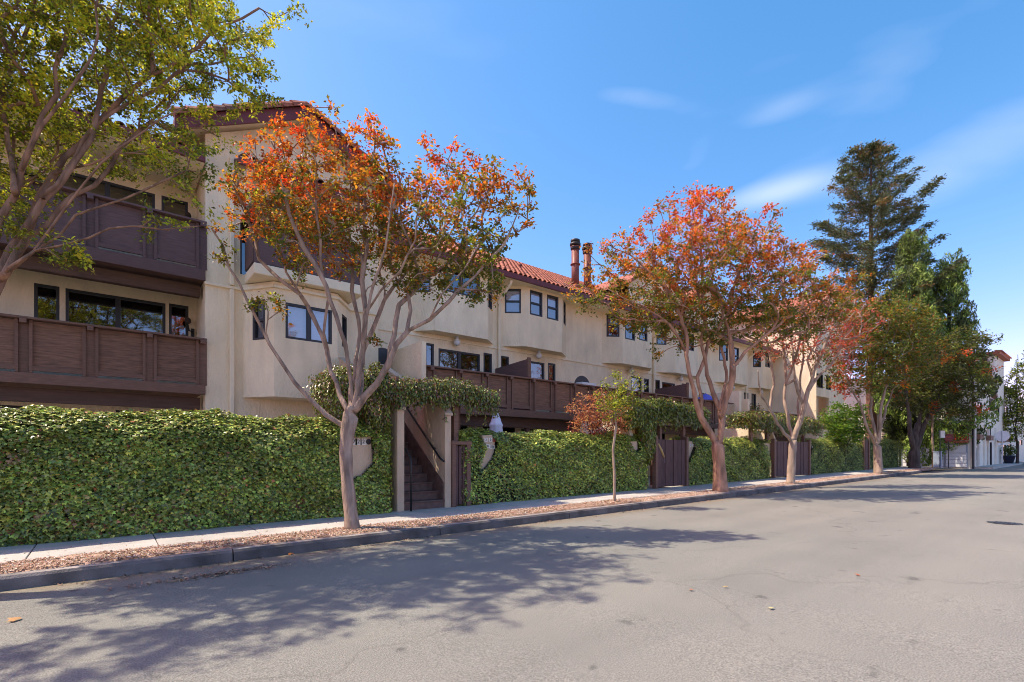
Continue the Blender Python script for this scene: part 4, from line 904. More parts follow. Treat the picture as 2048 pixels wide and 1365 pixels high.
# ================================================================== VINE PERGOLAS
def pergola(label, X0, X1, posts, zb, zt, n, seed, Ya=YH+.05, Yb_=YH+1.1, drop=None, cols=None, w=None, size=.07, ball=None, group='vine covered entry pergolas'):
    rg = np.random.default_rng(seed); xm = (X0+X1)/2
    g = thing('pergola', label, 'pergola', (xm, Ya+.4, gz(xm)+.17), group)
    for (x_, y_) in posts: MB().box(x_-.06, x_+.06, y_-.06, y_+.06, gz(x_)+.17, zb+.2).build('post', 'wood_brown', g, bevel=.006)
    for y_ in (Ya+.2, Yb_-.2): MB().box(X0+.15, X1-.15, y_-.05, y_+.05, zb+.15, zb+.32).build('beam', 'wood_brown', g)
    x_ = X0+.3
    while x_ < X1-.2: MB().box(x_-.03, x_+.03, Ya+.05, Yb_-.05, zb+.325, zb+.42).build('rafter', 'wood_brown', g); x_ += .5
    Lx, Ly, Lz = X1-X0, Yb_-Ya, zt-zb
    k1, k2 = int(n*.40), int(n*.42); k3 = n-k1-k2
    x = X0+rg.random(n)*Lx; y = np.empty(n); z = np.empty(n); N = np.zeros((n, 3))
    hump = lambda x: .09*noise1(x*1.9, seed)+.05*noise1(x*5, seed+1)
    en = np.clip(np.minimum(x-X0, X1-x)/.35, 0, 1)
    y[:k1] = Ya+rg.random(k1)*Ly; z[:k1] = zt+hump(x[:k1])+rg.normal(0, .05, k1)-(1-en[:k1])*.22; N[:k1] = (0, -.2, 1)
    v = rg.random(k2)**1.25; y[k1:k1+k2] = Ya+rg.normal(0, .07, k2)-.05; z[k1:k1+k2] = zt-.03+hump(x[k1:k1+k2])*.7-v*(Lz+.04+.10*noise1(x[k1:k1+k2]*4, seed+4))-(1-en[k1:k1+k2])*.12; N[k1:k1+k2] = (0, -1, .4)
    e = k1+k2; y[e:] = Ya+rg.random(k3)*Ly; z[e:] = zb+rg.random(k3)*Lz; x[e:] = np.where(rg.random(k3) < .4, np.where(rg.random(k3) < .5, X0, X1)+rg.normal(0, .08, k3), x[e:]); N[e:, 2] = .5
    P = np.stack([x, y, z], 1)
    # hanging strands
    st_ = []; 
    for i in range(int(Lx*24)):
        xx = X0+.1+rg.random()*(Lx-.2); L_ = rg.uniform(.1, .62)**1.2; kk = max(4, int(L_/.02)); t = np.linspace(0, 1, kk)
        st_.append(np.stack([xx+rg.normal(0, .02, kk), np.full(kk, Ya-.08+rg.uniform(-.05, .25))+rg.normal(0, .02, kk), zt-rg.uniform(.05, .45)-t*L_*.85], 1))
    S_ = np.vstack(st_); P = np.vstack([P, S_]); N = np.vstack([N, np.tile((0., -1., .2), (len(S_), 1))])
    if ball:
        for (c, r) in ball:
            kb = int(1500*r[0]*r[2]*9); vv = rg.normal(0, 1, (kb, 3)); vv /= np.linalg.norm(vv, axis=1)[:, None]
            P = np.vstack([P, np.array(c)+vv*np.array(r)*(.8+.25*rg.random((kb, 1)))]); N = np.vstack([N, vv+np.array((0, 0, .3))])
    m_ = len(P); cf = pal(rg, m_, cols, w, .22)
    D = np.tile((0., -.2, -1.), (m_, 1))
    o = leafmesh('vine_foliage', P, N, size*rg.uniform(.6, 1.35, m_), cf, DIA, rg, 'leaf_ivy', g, jit=.5, dirs=D); o['kind'] = 'stuff'
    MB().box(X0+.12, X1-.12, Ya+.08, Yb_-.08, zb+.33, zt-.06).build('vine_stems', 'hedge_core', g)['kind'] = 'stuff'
    return g
VG = [(.14, .17, .028), (.20, .24, .035), (.09, .12, .022), (.22, .10, .05), (.17, .12, .08), (.30, .30, .045)]
pergola('vine covered pergola above the staircase beside the nearest tree', 3.25, 7.0, [(5.98, YH+.2), (6.55, YH+1.0), (4.1, YH+.9)], 2.52, 2.90, 24000, 21, cols=VG, w=(5, 3, 4, 2.0, 1.8, 1.6), size=.062,
        ball=[((3.55, YH+.55, 2.50), (.50, .55, .60)), ((4.15, YH+.2, 2.45), (.28, .25, .75))])
pergola('vine covered pergola above the dark boarded gate behind the sapling', 11.9, 16.1, [(13.7, YH+.25), (14.95, YH+.2), (12.9, YH+.5), (14.4, YH+1.0)], 2.42, 3.0, 15000, 22, cols=VG, w=(5, 4, 4, .4, .3, 1.2), size=.085,
        ball=[((12.85, YH+.12, 2.0), (.28, .25, .95)), ((12.3, YH+.4, 2.55), (.5, .5, .4))])
pergola('vine covered pergola with reddish tips above the double gate', 19.5, 26.2, [(19.9, YH+.3), (21.3, YH+.3), (25.0, YH+.3), (23.1, YH+.9)], 2.40, 2.95, 15000, 23, cols=VG, w=(4, 4, 3, 2.2, .8, 1.6), size=.09)
# ---- stair walls peeping out behind the other pergolas
for i, (xa, lab) in enumerate(((12.95, 'cream stucco stair wall with sloping top behind the dark boarded gate'), (21.2, 'cream stucco stair wall with curved end behind the double gate'))):
    w_ = thing('stair_wall', lab, 'wall', (xa, YH+1.2, gz(xa)+.18))
    for dx in (0, 1.2 if i else -.45):
        pts = [(YH+.35, .2), (YH+.35, 1.8), (YH+.55, 2.3), (YH+1.2, 2.45), (11.7, 2.48), (11.7, .2)]
        MB().prism(pts, 'x', xa+dx-.07, xa+dx+.07).build('wall_leaf', 'stucco', w_)
# ================================================================== PATIO THINGS
um = thing('patio_umbrella', 'closed white patio umbrella standing behind the ivy wall', 'umbrella', (atY(992, 906, 10.6).x, 10.6, .25))
ux = um.location.x
b = MB(); n_ = 24; prof = [(.05, 2.46), (.10, 2.32), (.135, 2.20), (.155, 2.16), (.165, 2.12), (.15, 2.09), (.18, 1.85), (.205, 1.5), (.22, 1.25)]
for (r_, z) in prof:
    for j in range(n_): 
        a = 2*math.pi*j/n_; rr = r_*(1+.13*(1 if j % 3 == 0 else -.5)); b.v.append((ux+rr*math.cos(a), 10.6+rr*math.sin(a), z))
for i in range(len(prof)-1):
    for j in range(n_): b.f.append((i*n_+j, (i+1)*n_+j, (i+1)*n_+(j+1) % n_, i*n_+(j+1) % n_))
b.build('canopy', 'cloth_white', um, smooth=True)
MB().tube([(ux, 10.6, .3), (ux, 10.6, 2.49)], .02, 8).build('pole', 'brass', um); MB().lathe((ux, 10.6, 2.47), [(.02, 0), (.04, .03), (.035, .07), (.01, .09)], 10).build('finial', 'brass', um, smooth=True)
MB().lathe((ux, 10.6, .22), [(.25, 0), (.25, .06), (.04, .09)], 16).build('base', 'metal_black', um)
p = atY(1411, 787, 12.6); ub = thing('sun_umbrella', 'bright blue sun umbrella on the balcony behind the orange barked trunk', 'umbrella', (p.x, 12.6, 2.72))
b = MB(); b.v.append((p.x, 12.6, p.z))
for j in range(8): a = 2*math.pi*(j+.5)/8; b.v.append((p.x+.62*math.cos(a), 12.6+.62*math.sin(a), p.z-.36))
for j in range(8): b.f.append((0, 1+j, 1+(j+1) % 8))
b.build('canopy', 'cloth_blue', ub); MB().tube([(p.x, 12.6, 2.74), (p.x, 12.6, p.z)], .02, 8).build('pole', 'metal_black', ub); MB().lathe((p.x, 12.6, 2.722), [(.2, 0), (.2, .05), (.03, .07)], 12).build('base', 'metal_black', ub)
# potted plants on the far balcony
rg = np.random.default_rng(77)
for i, px in enumerate((1496, 1512)):
    p = atY(px, 803, 12.3); z0 = 2.60
    t_ = thing('potted_plant', ['leafy potted plant on the far balcony beside the fin wall', 'bushy dark potted plant on the far balcony away from the fin wall'][i], 'plant', (p.x, 12.3, z0), 'potted plants on the far balcony')
    MB().lathe((p.x, 12.3, z0), [(.16, 0), (.22, .35), (.24, .36), (.24, .42)], 14).build('pot', 'tile_clay', t_, smooth=True)
    k_ = 700; v = rg.normal(0, 1, (k_, 3)); v /= np.linalg.norm(v, axis=1)[:, None]
    leafmesh('foliage', np.array((p.x, 12.3, z0+.85))+v*np.array((.42, .4, .5))*rg.random((k_, 1))**.4, v, .08*rg.uniform(.6, 1.3, k_), pal(rg, k_, [GREEN, DKGREEN, OLIVE, RUST]), DIA, rg, 'leaf', t_)
# ================================================================== TREES
def col_autumn(zlo, zhi, redbias=0, green=.5):
    def f(c, q, rg):
        t = np.clip((c[2]-zlo)/(zhi-zlo), 0, 1)+rg.normal(0, .13)+redbias; k = len(q)
        if t > .80: cs, w = [RED, ORANGE, RUST, AMBER, OLIVE], (2.6, 3.4, 1.6, 1.6, .8)
        elif t > .5: cs, w = [ORANGE, AMBER, RUST, OLIVE, RED, GREEN], (2.6, 2.4, 2.2, 2.2, .8, .7*green)
        elif t > .25: cs, w = [AMBER, OLIVE, RUST, ORANGE, GREEN], (1.8, 3.0, 1.8, 1.0, 1.8*green)
        else: cs, w = [OLIVE, GREEN, AMBER, RUST, LIME], (3.2, 3.0*green+.6, 1.0, .6, .5)
        w = np.array(w, float); dom = rg.choice(len(cs), p=w/w.sum()); w = w/w.sum(); w[dom] += .9
        return pal(rg, k, cs, w, .22)
    return f
def col_green(c, q, rg):
    k = len(q); t = rg.random()
    if t < .34: return pal(rg, k, [YELLOW, LIME, GREEN], (2.6, 3.2, .8), .2)
    if t < .75: return pal(rg, k, [OLIVE, LIME, GREEN, YELLOW], (2.2, 3.2, 1.8, .5), .2)
    return pal(rg, k, [GREEN, OLIVE, LIME], (3, 2.5, 1.2), .2)
# T0: big tree at the left edge
d0 = 5.5; bx = Vector((-1.75, 7.55, gz(-1.7)+.14))
L0 = [[(tuple(bx), .17), ((-1.70, 7.55, .9), .145), ((-1.55, 7.54, 1.8), .135), ((-1.33, 7.55, 2.6), .13)],
      LB(5.25, [(-30, 630), (0, 562), (30, 500), (60, 445), (82, 395), (105, 352), (160, 290), (215, 225), (300, 150), (420, 70), (520, 20)], 0.0608, 0.0126, 6.3),
      LB(5.25, [(10, 545), (60, 480), (120, 420), (190, 370), (240, 300), (300, 240), (360, 180)], 0.0281, 0.0090, 6.6),
      LB(5.25, [(8, 550), (70, 500), (150, 435), (240, 400), (330, 365), (370, 340)], 0.0172, 0.0072, 5.9),
      LB(5.2, [(15, 535), (70, 505), (130, 490), (215, 457), (262, 455), (330, 460), (400, 454)], 0.0156, 0.0063, 5.6),
      LB(5.3, [(-60, 690), (-35, 520), (0, 430), (40, 340), (70, 270), (110, 190), (130, 90), (150, -20)], 0.0429, 0.0144, 5.6),
      LB(5.75, [(110, 345), (180, 330), (230, 305), (300, 295)], 0.0172, 0.0072, 5.5),
      LB(5.4, [(60, 445), (120, 370), (180, 280), (200, 180), (215, 90), (240, 0)], 0.0218, 0.0081, 6.2), LB(5.4, [(82, 395), (150, 310), (270, 200), (380, 130), (480, 110)], 0.0218, 0.0081, 6.7), LB(5.35, [(40, 340), (90, 250), (160, 150), (190, 60), (200, -30)], 0.0203, 0.0081, 5.2), LB(5.3, [(70, 500), (130, 420), (200, 330), (290, 260), (370, 215)], 0.0156, 0.0072, 5.4),
      LB(5.2, [(-60, 690), (-150, 480), (-240, 300), (-320, 120), (-380, -40)], 0.0546, 0.0180, 5.0),
      LB(5.2, [(-60, 660), (-160, 500), (-300, 380), (-430, 260)], 0.0390, 0.0135, 4.6),
      LB(5.3, [(30, 380), (0, 200), (30, 60), (60, -80)], 0.0312, 0.0108, 6.4)]
E0 = EL(5.9, [(60, 60, 300, 170, 0), (300, 100, 190, 150, .4), (470, 90, 95, 95, .5), (250, 270, 120, 75, .3), (350, 330, 75, 50, .1), (-150, 150, 260, 250, -.3), (-60, 330, 140, 110, -.2), (60, 215, 150, 80, .2), (130, -120, 330, 130, 0), (-300, 20, 220, 240, -.5)])
ex0 = [tuple(C(x, y, d)) for x, y, d in ((105, 495, 5.4), (140, 510, 5.4), (160, 505, 5.35), (125, 520, 5.3), (40, 440, 5.5), (20, 460, 5.4), (50, 470, 5.3), (10, 420, 5.6), (30, 410, 5.5), (300, 440, 5.5), (345, 450, 5.6), (540, 40, 6.5), (575, 25, 6.5), (520, 150, 6.5), (530, 190, 6.5), (470, 175, 6.4), (390, 290, 6), (400, 350, 5.9), (380, 390, 5.8))]
E0 += [((-2.5, 7.0, 5.9), (1.4, 1.0, .7))]
tree('street_tree', 'large spreading green and yellow leaved tree at the left edge of the photo', 'tree', bx, L0, E0, 900, .175, .047, 128, .27, col_green, 'bark_brown', 31, .135, 'street trees in the planting strip', extra=ex0)
# T1: nearest orange tree
d1 = 8.0; b1 = C(705, 1064, 7.95)
L1 = [[(tuple(b1), .135)]+[(tuple(C(x, y, 8.0)), r) for x, y, r in ((699, 1010, .112), (694, 950, .105), (692, 900, .105), (697, 860, .115), (701, 838, .12))],
      LB(8.0, [(690, 852), (655, 832), (620, 800), (590, 765), (562, 725), (540, 690), (515, 645), (495, 600), (458, 535), (445, 490), (425, 460)], 0.0395, 0.0119, 7.6),
      LB(8.0, [(697, 825), (680, 790), (662, 742), (655, 700), (630, 640), (600, 590), (575, 545), (555, 500), (530, 430)], 0.0456, 0.0119, 8.6),
      LB(8.0, [(702, 820), (700, 780), (710, 720), (716, 640), (705, 580), (690, 510), (688, 450), (680, 380)], 0.0380, 0.0102, 8.9),
      LB(8.0, [(706, 815), (714, 760), (722, 700), (738, 620), (748, 560), (770, 500), (780, 430), (790, 370)], 0.0350, 0.0102, 7.4),
      LB(8.0, [(712, 820), (728, 795), (752, 770), (775, 730), (795, 690), (815, 660), (860, 640), (900, 605), (950, 555), (1005, 490), (1040, 420)], 0.0471, 0.0102, 7.7),
      LB(7.9, [(815, 660), (822, 620), (815, 585), (840, 560), (880, 510), (910, 450), (940, 370)], 0.0266, 0.0085, 8.5),
      LB(8.0, [(716, 800), (722, 775), (718, 720), (745, 660), (770, 600), (820, 530), (850, 450), (870, 370)], 0.0304, 0.0085, 9.0),
      LB(8.0, [(705, 800), (698, 740), (690, 690), (672, 630), (650, 570), (610, 500), (580, 430), (560, 350)], 0.0258, 0.0076, 7.4), LB(8.0, [(716, 760), (728, 690), (730, 620), (722, 560), (735, 490), (730, 400), (735, 320)], 0.0228, 0.0076, 8.3), LB(8.0, [(775, 730), (790, 670), (800, 610), (845, 560), (900, 520), (960, 460), (980, 380)], 0.0213, 0.0076, 8.4), LB(8.0, [(738, 620), (760, 580), (800, 540), (830, 480), (840, 400)], 0.0182, 0.0068, 7.2), LB(7.8, [(860, 640), (880, 590), (930, 540), (960, 490)], 0.0152, 0.0068, 7.3), LB(8.1, [(600, 590), (560, 560), (520, 520), (500, 450), (480, 400)], 0.0152, 0.0068, 8.3),
      LB(8.2, [(655, 700), (650, 640), (660, 590), (640, 520), (635, 440), (630, 340)], 0.0258, 0.0085, 7.5)]
E1 = EL(8.1, [(560, 315, 75, 62, .2), (650, 285, 66, 58, 0), (735, 330, 66, 72, -.1), (560, 400, 110, 70, .2), (690, 420, 140, 85, 0), (800, 420, 95, 95, .2), (880, 370, 58, 68, .3), (965, 385, 66, 72, 0), (1025, 400, 42, 45, 0), (895, 470, 100, 70, -.2), (930, 535, 75, 42, -.2), (475, 420, 42, 48, 0), (640, 500, 120, 40, .2), (790, 520, 80, 40, .2), (940, 500, 90, 75, -.1), (1000, 450, 60, 75, -.1), (870, 570, 70, 32, .1), (560, 480, 70, 36, .1), (960, 575, 50, 28, -.1)])
ex1 = [tuple(C(x, y, d)) for x, y, d in ((625, 228, 8.1), (560, 245, 8.2), (738, 240, 8.1), (745, 262, 8.0), (755, 285, 8.1), (850, 292, 8.3), (905, 300, 8.2), (945, 312, 8.1), (1050, 365, 7.8), (1060, 385, 7.8), (1040, 350, 7.8), (450, 500, 7.6), (440, 515, 7.6), (428, 455, 7.6), (505, 612, 7.6), (530, 605, 7.7), (560, 622, 7.7), (545, 600, 7.8), (965, 585, 7.8), (985, 575, 7.8), (940, 590, 7.8), (950, 600, 7.8), (745, 680, 8.0), (760, 560, 8.2), (660, 215, 8.2), (455, 380, 7.8), (500, 300, 7.9))]
tree('street_tree', 'nearest crape myrtle with orange and red leaves and a smooth forked trunk', 'tree', b1, L1, E1, 440, .185, .064, 56, .18, col_autumn(4.2, 6.7, .02, 1.1), 'bark_myrtle', 32, .125, 'street trees in the planting strip', extra=ex1, twig=.0085)
# sapling
bs = atY(1229, 1010, 7.66); ds = 11.75
Ls = [[(tuple(bs), .034)]+[(tuple(C(x, y, ds)), .03) for x, y in ((1229, 950), (1226, 900), (1231, 860))],
      LB(ds, [(1231, 855), (1228, 820), (1232, 790), (1240, 760)], .02, .006), LB(ds, [(1230, 850), (1215, 820), (1205, 800)], .012, .006, ds-.2), LB(ds, [(1232, 830), (1255, 790), (1280, 770)], .012, .005, ds+.2)]
Es = EL(ds, [(1232, 800, 38, 45), (1240, 757, 28, 18), (1215, 820, 24, 26), (1270, 772, 22, 12), (1255, 810, 24, 20)])
def col_sap(c, q, rg): return pal(rg, len(q), [GREEN, OLIVE, LIME, AMBER], (3.4, 1.2, 2, .15), .2)
tree('sapling', 'thin young green sapling in the planting strip before the vine pergola', 'tree', bs, Ls, Es, 62, .10, .055, 44, .15, col_sap, 'bark_tan', 33, .034, 'street trees in the planting strip', twig=.004, flare=1.2)
# T2: big orange barked tree
d2 = 14.85; b2 = C(1441, 983, 14.7)
L2 = [[(tuple(b2), .23)]+[(tuple(C(x, y, 14.8)), r) for x, y, r in ((1440, 960, .19), (1438, 925, .175), (1436, 895, .19))],
      LB(d2, [(1432, 885), (1415, 858), (1400, 835), (1390, 800), (1382, 760), (1374, 710), (1370, 660), (1345, 600), (1305, 550), (1260, 510)], 0.0984, 0.0180, 14.4),
      LB(d2, [(1405, 842), (1402, 800), (1394, 755), (1410, 720), (1420, 670), (1400, 600), (1380, 520)], 0.0615, 0.0162, 15.4),
      LB(d2, [(1440, 885), (1443, 850), (1441, 822), (1430, 795), (1415, 750), (1405, 700), (1410, 640), (1405, 560), (1400, 460)], 0.0984, 0.0180, 15.2),
      LB(d2, [(1443, 835), (1452, 800), (1463, 760), (1466, 735), (1490, 705), (1530, 670), (1570, 640), (1630, 600)], 0.0820, 0.0162, 14.2),
      LB(d2, [(1464, 745), (1462, 690), (1450, 640), (1470, 560), (1500, 480)], 0.0574, 0.0144, 15.2),
      LB(d2, [(1440, 820), (1452, 760), (1440, 690), (1480, 600), (1540, 540), (1580, 500)], 0.0492, 0.0144, 16.0),
      LB(d2, [(1374, 710), (1340, 650), (1280, 610), (1210, 575)], 0.0410, 0.0126, 13.8)]
E2 = EL(15, [(1400, 440, 75, 52), (1330, 470, 70, 45, -.3), (1470, 470, 72, 48, .3), (1280, 525, 88, 55, -.2), (1400, 530, 150, 60), (1530, 515, 80, 62, .3), (1215, 560, 50, 45, -.4), (1595, 520, 50, 52, .4), (1330, 610, 130, 48), (1500, 600, 130, 60), (1620, 570, 65, 45, .2), (1640, 620, 75, 40, .4), (1285, 648, 55, 30, -.3), (1560, 650, 90, 35, .1), (1400, 660, 90, 40, .5), (1680, 590, 45, 45, .6), (1195, 600, 45, 28, -.4)])
tree('street_tree', 'broad crape myrtle with an orange red crown and thick orange bark', 'tree', b2, L2, E2, 640, .25, .088, 66, .31, col_autumn(4.9, 8.5, .0, 1.7), 'bark_orange', 34, .20, 'street trees in the planting strip', twig=.011,
     extra=[tuple(C(x, y, 14.6)) for x, y in ((1165, 575), (1150, 590), (1185, 530), (1175, 500), (1440, 385), (1400, 385), (1345, 400), (1300, 430), (1530, 420), (1550, 430), (1310, 700), (1320, 710), (1650, 510))])
# T3: slim pale tree with sparse red leaves
d3 = 17.9; b3 = C(1581, 969, 17.75)
L3 = [[(tuple(b3), .17)]+[(tuple(C(x, y, d3)), r) for x, y, r in ((1583, 930, .125), (1585, 890, .12), (1586, 882, .12))],
      LB(d3, [(1583, 880), (1568, 866), (1552, 845), (1540, 820), (1525, 795), (1518, 770), (1515, 740)], .06, .015, 17.2),
      LB(d3, [(1586, 878), (1578, 850), (1570, 810), (1572, 760), (1568, 700), (1560, 640), (1555, 590)], .06, .014, 18.6),
      LB(d3, [(1588, 876), (1600, 845), (1608, 815), (1618, 780), (1628, 745), (1645, 705), (1665, 660), (1690, 620)], .07, .014, 17.5),
      LB(d3, [(1600, 845), (1598, 800), (1600, 750), (1605, 690), (1620, 630)], .05, .012, 18.8),
       LB(d3, [(1540, 820), (1548, 770), (1540, 720), (1530, 660)], .035, .012, 18.2), LB(d3, [(1608, 815), (1590, 760), (1585, 700), (1580, 640)], .035, .012, 17.2), LB(d3, [(1618, 780), (1650, 740), (1680, 700), (1700, 660)], .035, .012, 18.3),
     LB(d3, [(1572, 770), (1590, 720), (1600, 660), (1650, 600)], .04, .012, 17.0),
      LB(d3, [(1625, 755), (1615, 720), (1640, 670), (1700, 640)], .04, .012, 18.5)]
E3 = EL(d3, [(1670, 640, 62, 48), (1600, 650, 60, 40), (1560, 680, 55, 32), (1700, 680, 42, 50), (1640, 600, 70, 36), (1545, 700, 40, 25), (1690, 650, 60, 60), (1610, 700, 70, 36), (1530, 660, 40, 40)])
def col_red(c, q, rg):
    return pal(rg, len(q), [PINKRED, (.48, .07, .05), (.34, .12, .07), (.42, .17, .10), OLIVE], (3.4, 2, 2, 1, .6), .2) if rg.random() < .72 else pal(rg, len(q), [OLIVE, RUST, GREEN, (.30, .17, .08)], (2, 2, 2, 1), .2)
tree('street_tree', 'slim pale trunked tree with sparse pinkish red leaves before the double gate', 'tree', b3, L3, E3, 250, .26, .085, 27, .26, col_red, 'bark_tan', 35, .13, 'street trees in the planting strip', twig=.014)
# T4
d4 = 24.2; b4 = C(1757, 949, 24.0)
L4 = [[(tuple(b4), .24)]+[(tuple(C(x, y, d4)), r) for x, y, r in ((1756, 920, .19), (1755, 895, .18))],
      LB(d4, [(1752, 890), (1740, 868), (1730, 845), (1724, 815), (1705, 780), (1690, 740)], .09, .02, 23.4),
      LB(d4, [(1755, 885), (1748, 850), (1742, 800), (1745, 750), (1735, 690)], .09, .02, 24.8), LB(d4, [(1757, 885), (1760, 840), (1768, 790), (1790, 740), (1810, 690)], .10, .02, 24),
      LB(d4, [(1760, 860), (1772, 815), (1785, 780), (1830, 740)], .06, .02, 25)]
E4 = EL(d4, [(1745, 640, 80, 45), (1815, 650, 62, 48), (1715, 700, 60, 50), (1790, 710, 75, 48), (1850, 690, 42, 55), (1730, 760, 60, 32), (1690, 750, 32, 35), (1820, 750, 40, 30)])
def col_t4(c, q, rg):
    l = CXP+F*(SA*c[0]-CA*c[1])/(CA*c[0]+SA*c[1])
    if l < 1710 and rg.random() < .6: return pal(rg, len(q), [RUST, RED, PINKRED, OLIVE], (2, 2, 1.5, 1), .2)
    if rg.random() < .07: return pal(rg, len(q), [ORANGE, RUST, AMBER], None, .2)
    return pal(rg, len(q), [(.17, .16, .03), GREEN, RUST, (.28, .20, .03), DKGREEN], (3, 3, .6, .6, 1.6), .2)
tree('street_tree', 'dense olive green tree tinged red on its left before the farthest ivy walls', 'tree', b4, L4, E4, 330, .36, .13, 60, .42, col_t4, 'bark_tan', 36, .19, 'street trees in the planting strip')
# T5: dark multi-stem tree at the corner
d5 = 30.0; b5 = C(1829, 938, d5)
L5 = [[(tuple(b5), .36)]+[(tuple(C(1829, 925, d5)), .30), (tuple(C(1829, 905, d5)), .28)],
      LB(d5, [(1826, 905), (1820, 870), (1818, 830), (1812, 780), (1805, 730)], .17, .04, 29), LB(d5, [(1832, 900), (1842, 870), (1858, 830), (1878, 790), (1905, 740)], .18, .04, 30.5),
      LB(d5, [(1830, 900), (1836, 850), (1842, 800), (1850, 740)], .2, .05, 31), LB(d5, [(1858, 830), (1890, 810), (1920, 790)], .12, .04, 29.5)]
E5 = EL(d5, [(1860, 730, 62, 50), (1920, 705, 48, 45), (1955, 690, 28, 25), (1900, 770, 70, 45), (1945, 755, 38, 38), (1835, 790, 45, 42), (1870, 820, 45, 22), (1800, 770, 35, 35), (1920, 815, 40, 22)])
def col_t5(c, q, rg):
    if rg.random() < .05: return pal(rg, len(q), [RED, ORANGE], None, .2)
    return pal(rg, len(q), [(.115, .11, .035), (.07, .078, .025), (.16, .15, .06), DKGREEN, GREEN], (3, 3, 1, 2, 2), .2)
tree('corner_tree', 'dark multi stemmed olive green tree at the street corner beside the white garage', 'tree', b5, L5, E5, 300, .40, .15, 66, .48, col_t5, 'bark_dark', 37, .30)
# Japanese maples and shrubs behind the walls
def shrub(name, label, cat, c, r, nclump, leaf, per, colf, seed, bark='bark_dark', group=None, z0=.3):
    b_ = Vector((c[0], c[1], z0)); l = [[(tuple(b_), .06), (tuple(b_+Vector((0, 0, max(.3, (c[2]-z0)*.5)))), .05)]]
    for i in range(4): a = i*1.7; l.append([(tuple(b_+Vector((0, 0, max(.28, (c[2]-z0)*.45)))), .03), (c[0]+r[0]*.5*math.cos(a), c[1]+r[1]*.5*math.sin(a), c[2]), ][0:1] and [((b_.x, b_.y, z0+max(.28, (c[2]-z0)*.48)), .03), ((c[0]+r[0]*.5*math.cos(a), c[1]+r[1]*.5*math.sin(a), c[2]), .012)])
    return tree(name, label, cat, b_, l, [(c, r)], nclump, r[0]*.14, leaf, per, r[0]*.28, colf, bark, seed, .06, group, flare=1.1)
c_ = C(1195, 835, 14.6)
shrub('japanese_maple', 'small orange and crimson japanese maple behind the ivy wall by the sapling', 'tree', tuple(c_), (.95, .75, .80), 95, .07, 42, lambda c, q, rg: pal(rg, len(q), [(.48, .23, .12), (.38, .12, .08), (.50, .28, .14), (.26, .08, .06)] if c[2] > 2.0 else [(.22, .03, .04), (.14, .03, .035), (.30, .06, .05)], None, .2), 41)
c_ = C(1690, 850, 26)
shrub('japanese_maple', 'bright green feathery maple overhanging the ivy wall right of the double gate', 'tree', tuple(c_), (1.5, 1.1, 1.15), 110, .13, 60, lambda c, q, rg: pal(rg, len(q), [(.10, .20, .025), (.15, .26, .035), (.06, .12, .02), (.22, .26, .04)], (3, 3, 2, 1), .2), 42, z0=.5)
c_ = C(1800, 850, 34)
shrub('evergreen_shrub', 'dark evergreen shrub filling the gap beside the corner tree', 'shrub', tuple(c_), (1.5, 1.0, 1.9), 90, .16, 70, lambda c, q, rg: pal(rg, len(q), [(.035, .05, .015), (.02, .03, .012), (.06, .08, .02)], (3, 3, 1), .2), 43, z0=.5)
# conifers
def conifer(name, label, base, Ht, prof, nbr, droop, seed, leaf, colf, bark, r0, up=.25, dens=1.0, zfrom=.25, group=None):
    rg = np.random.default_rng(seed); root = thing(name, label, 'tree', base, group); b = MB(); B0 = np.array(base)
    b.tube([base+Vector((0, 0, Ht*t)) for t in (0, .08, .3, .6, .85, 1)], [r0*1.4, r0, r0*.8, r0*.5, r0*.22, .03], 12)
    P = []; D = []; CC = []
    for i in range(nbr):
        t = zfrom+(1-zfrom)*(i+rg.random())/nbr; z = Ht*t; rmax = np.interp(t, prof[0], prof[1])*rg.uniform(.6, 1.12); a = i*2.399+rg.normal(0, .25)
        k = max(4, int(rmax/.35)); s = np.linspace(0, 1, k)
        el = droop*(1-t)+up*t
        pts = np.stack([np.cos(a)*rmax*s, np.sin(a)*rmax*s, rmax*(el*s+.26*s**2.5)-.0], 1)+rg.normal(0, .04, (k, 3))*s[:, None]+np.array((0, 0, z))
        rr = np.linspace(max(.02, r0*.20*(1.1-t)), .012, k); b.tube(B0+pts, rr, 5)
        for j in range(1, k):
            f = s[j]
            if f < .22: continue
            m_ = int(dens*rg.uniform(.5, 1.5)*(26+30*f)); w = .20+.22*math.sin(math.pi*min(1, f*.9)); q = pts[j]+rg.normal(0, 1, (m_, 3))*np.array((w, w, w*.42))*.66
            P.append(q); d = np.stack([np.cos(a)*np.ones(m_), np.sin(a)*np.ones(m_), .35*np.ones(m_)], 1); D.append(d+rg.normal(0, .5, (m_, 3))); CC.append(colf(m_, rg))
    # crown top
    m_ = int(220*dens); P.append(np.stack([rg.normal(0, .32, m_), rg.normal(0, .32, m_), Ht*(.93+.085*rg.random(m_))], 1)); D.append(np.tile((0., 0., 1.), (m_, 1))); CC.append(colf(m_, rg))
    b.build('trunk', bark, root, smooth=True)
    P = np.vstack(P)+B0; D = np.vstack(D); CC = np.vstack(CC); n_ = len(P)
    leafmesh('crown', P, np.tile((0., 0., 1.), (n_, 1)), leaf*rg.uniform(.6, 1.3, n_), CC, SPRAY, rg, 'leaf_conifer', root, jit=.7, dirs=D); return root
def col_rw(m_, rg): return pal(rg, m_, [(.075, .105, .05), (.11, .14, .055), (.15, .14, .05), (.055, .08, .042)] if rg.random() < .85 else [(.24, .15, .055), (.17, .14, .05)], None, .25)
pr = C(1742, 906, 37.0); pr.z = .4
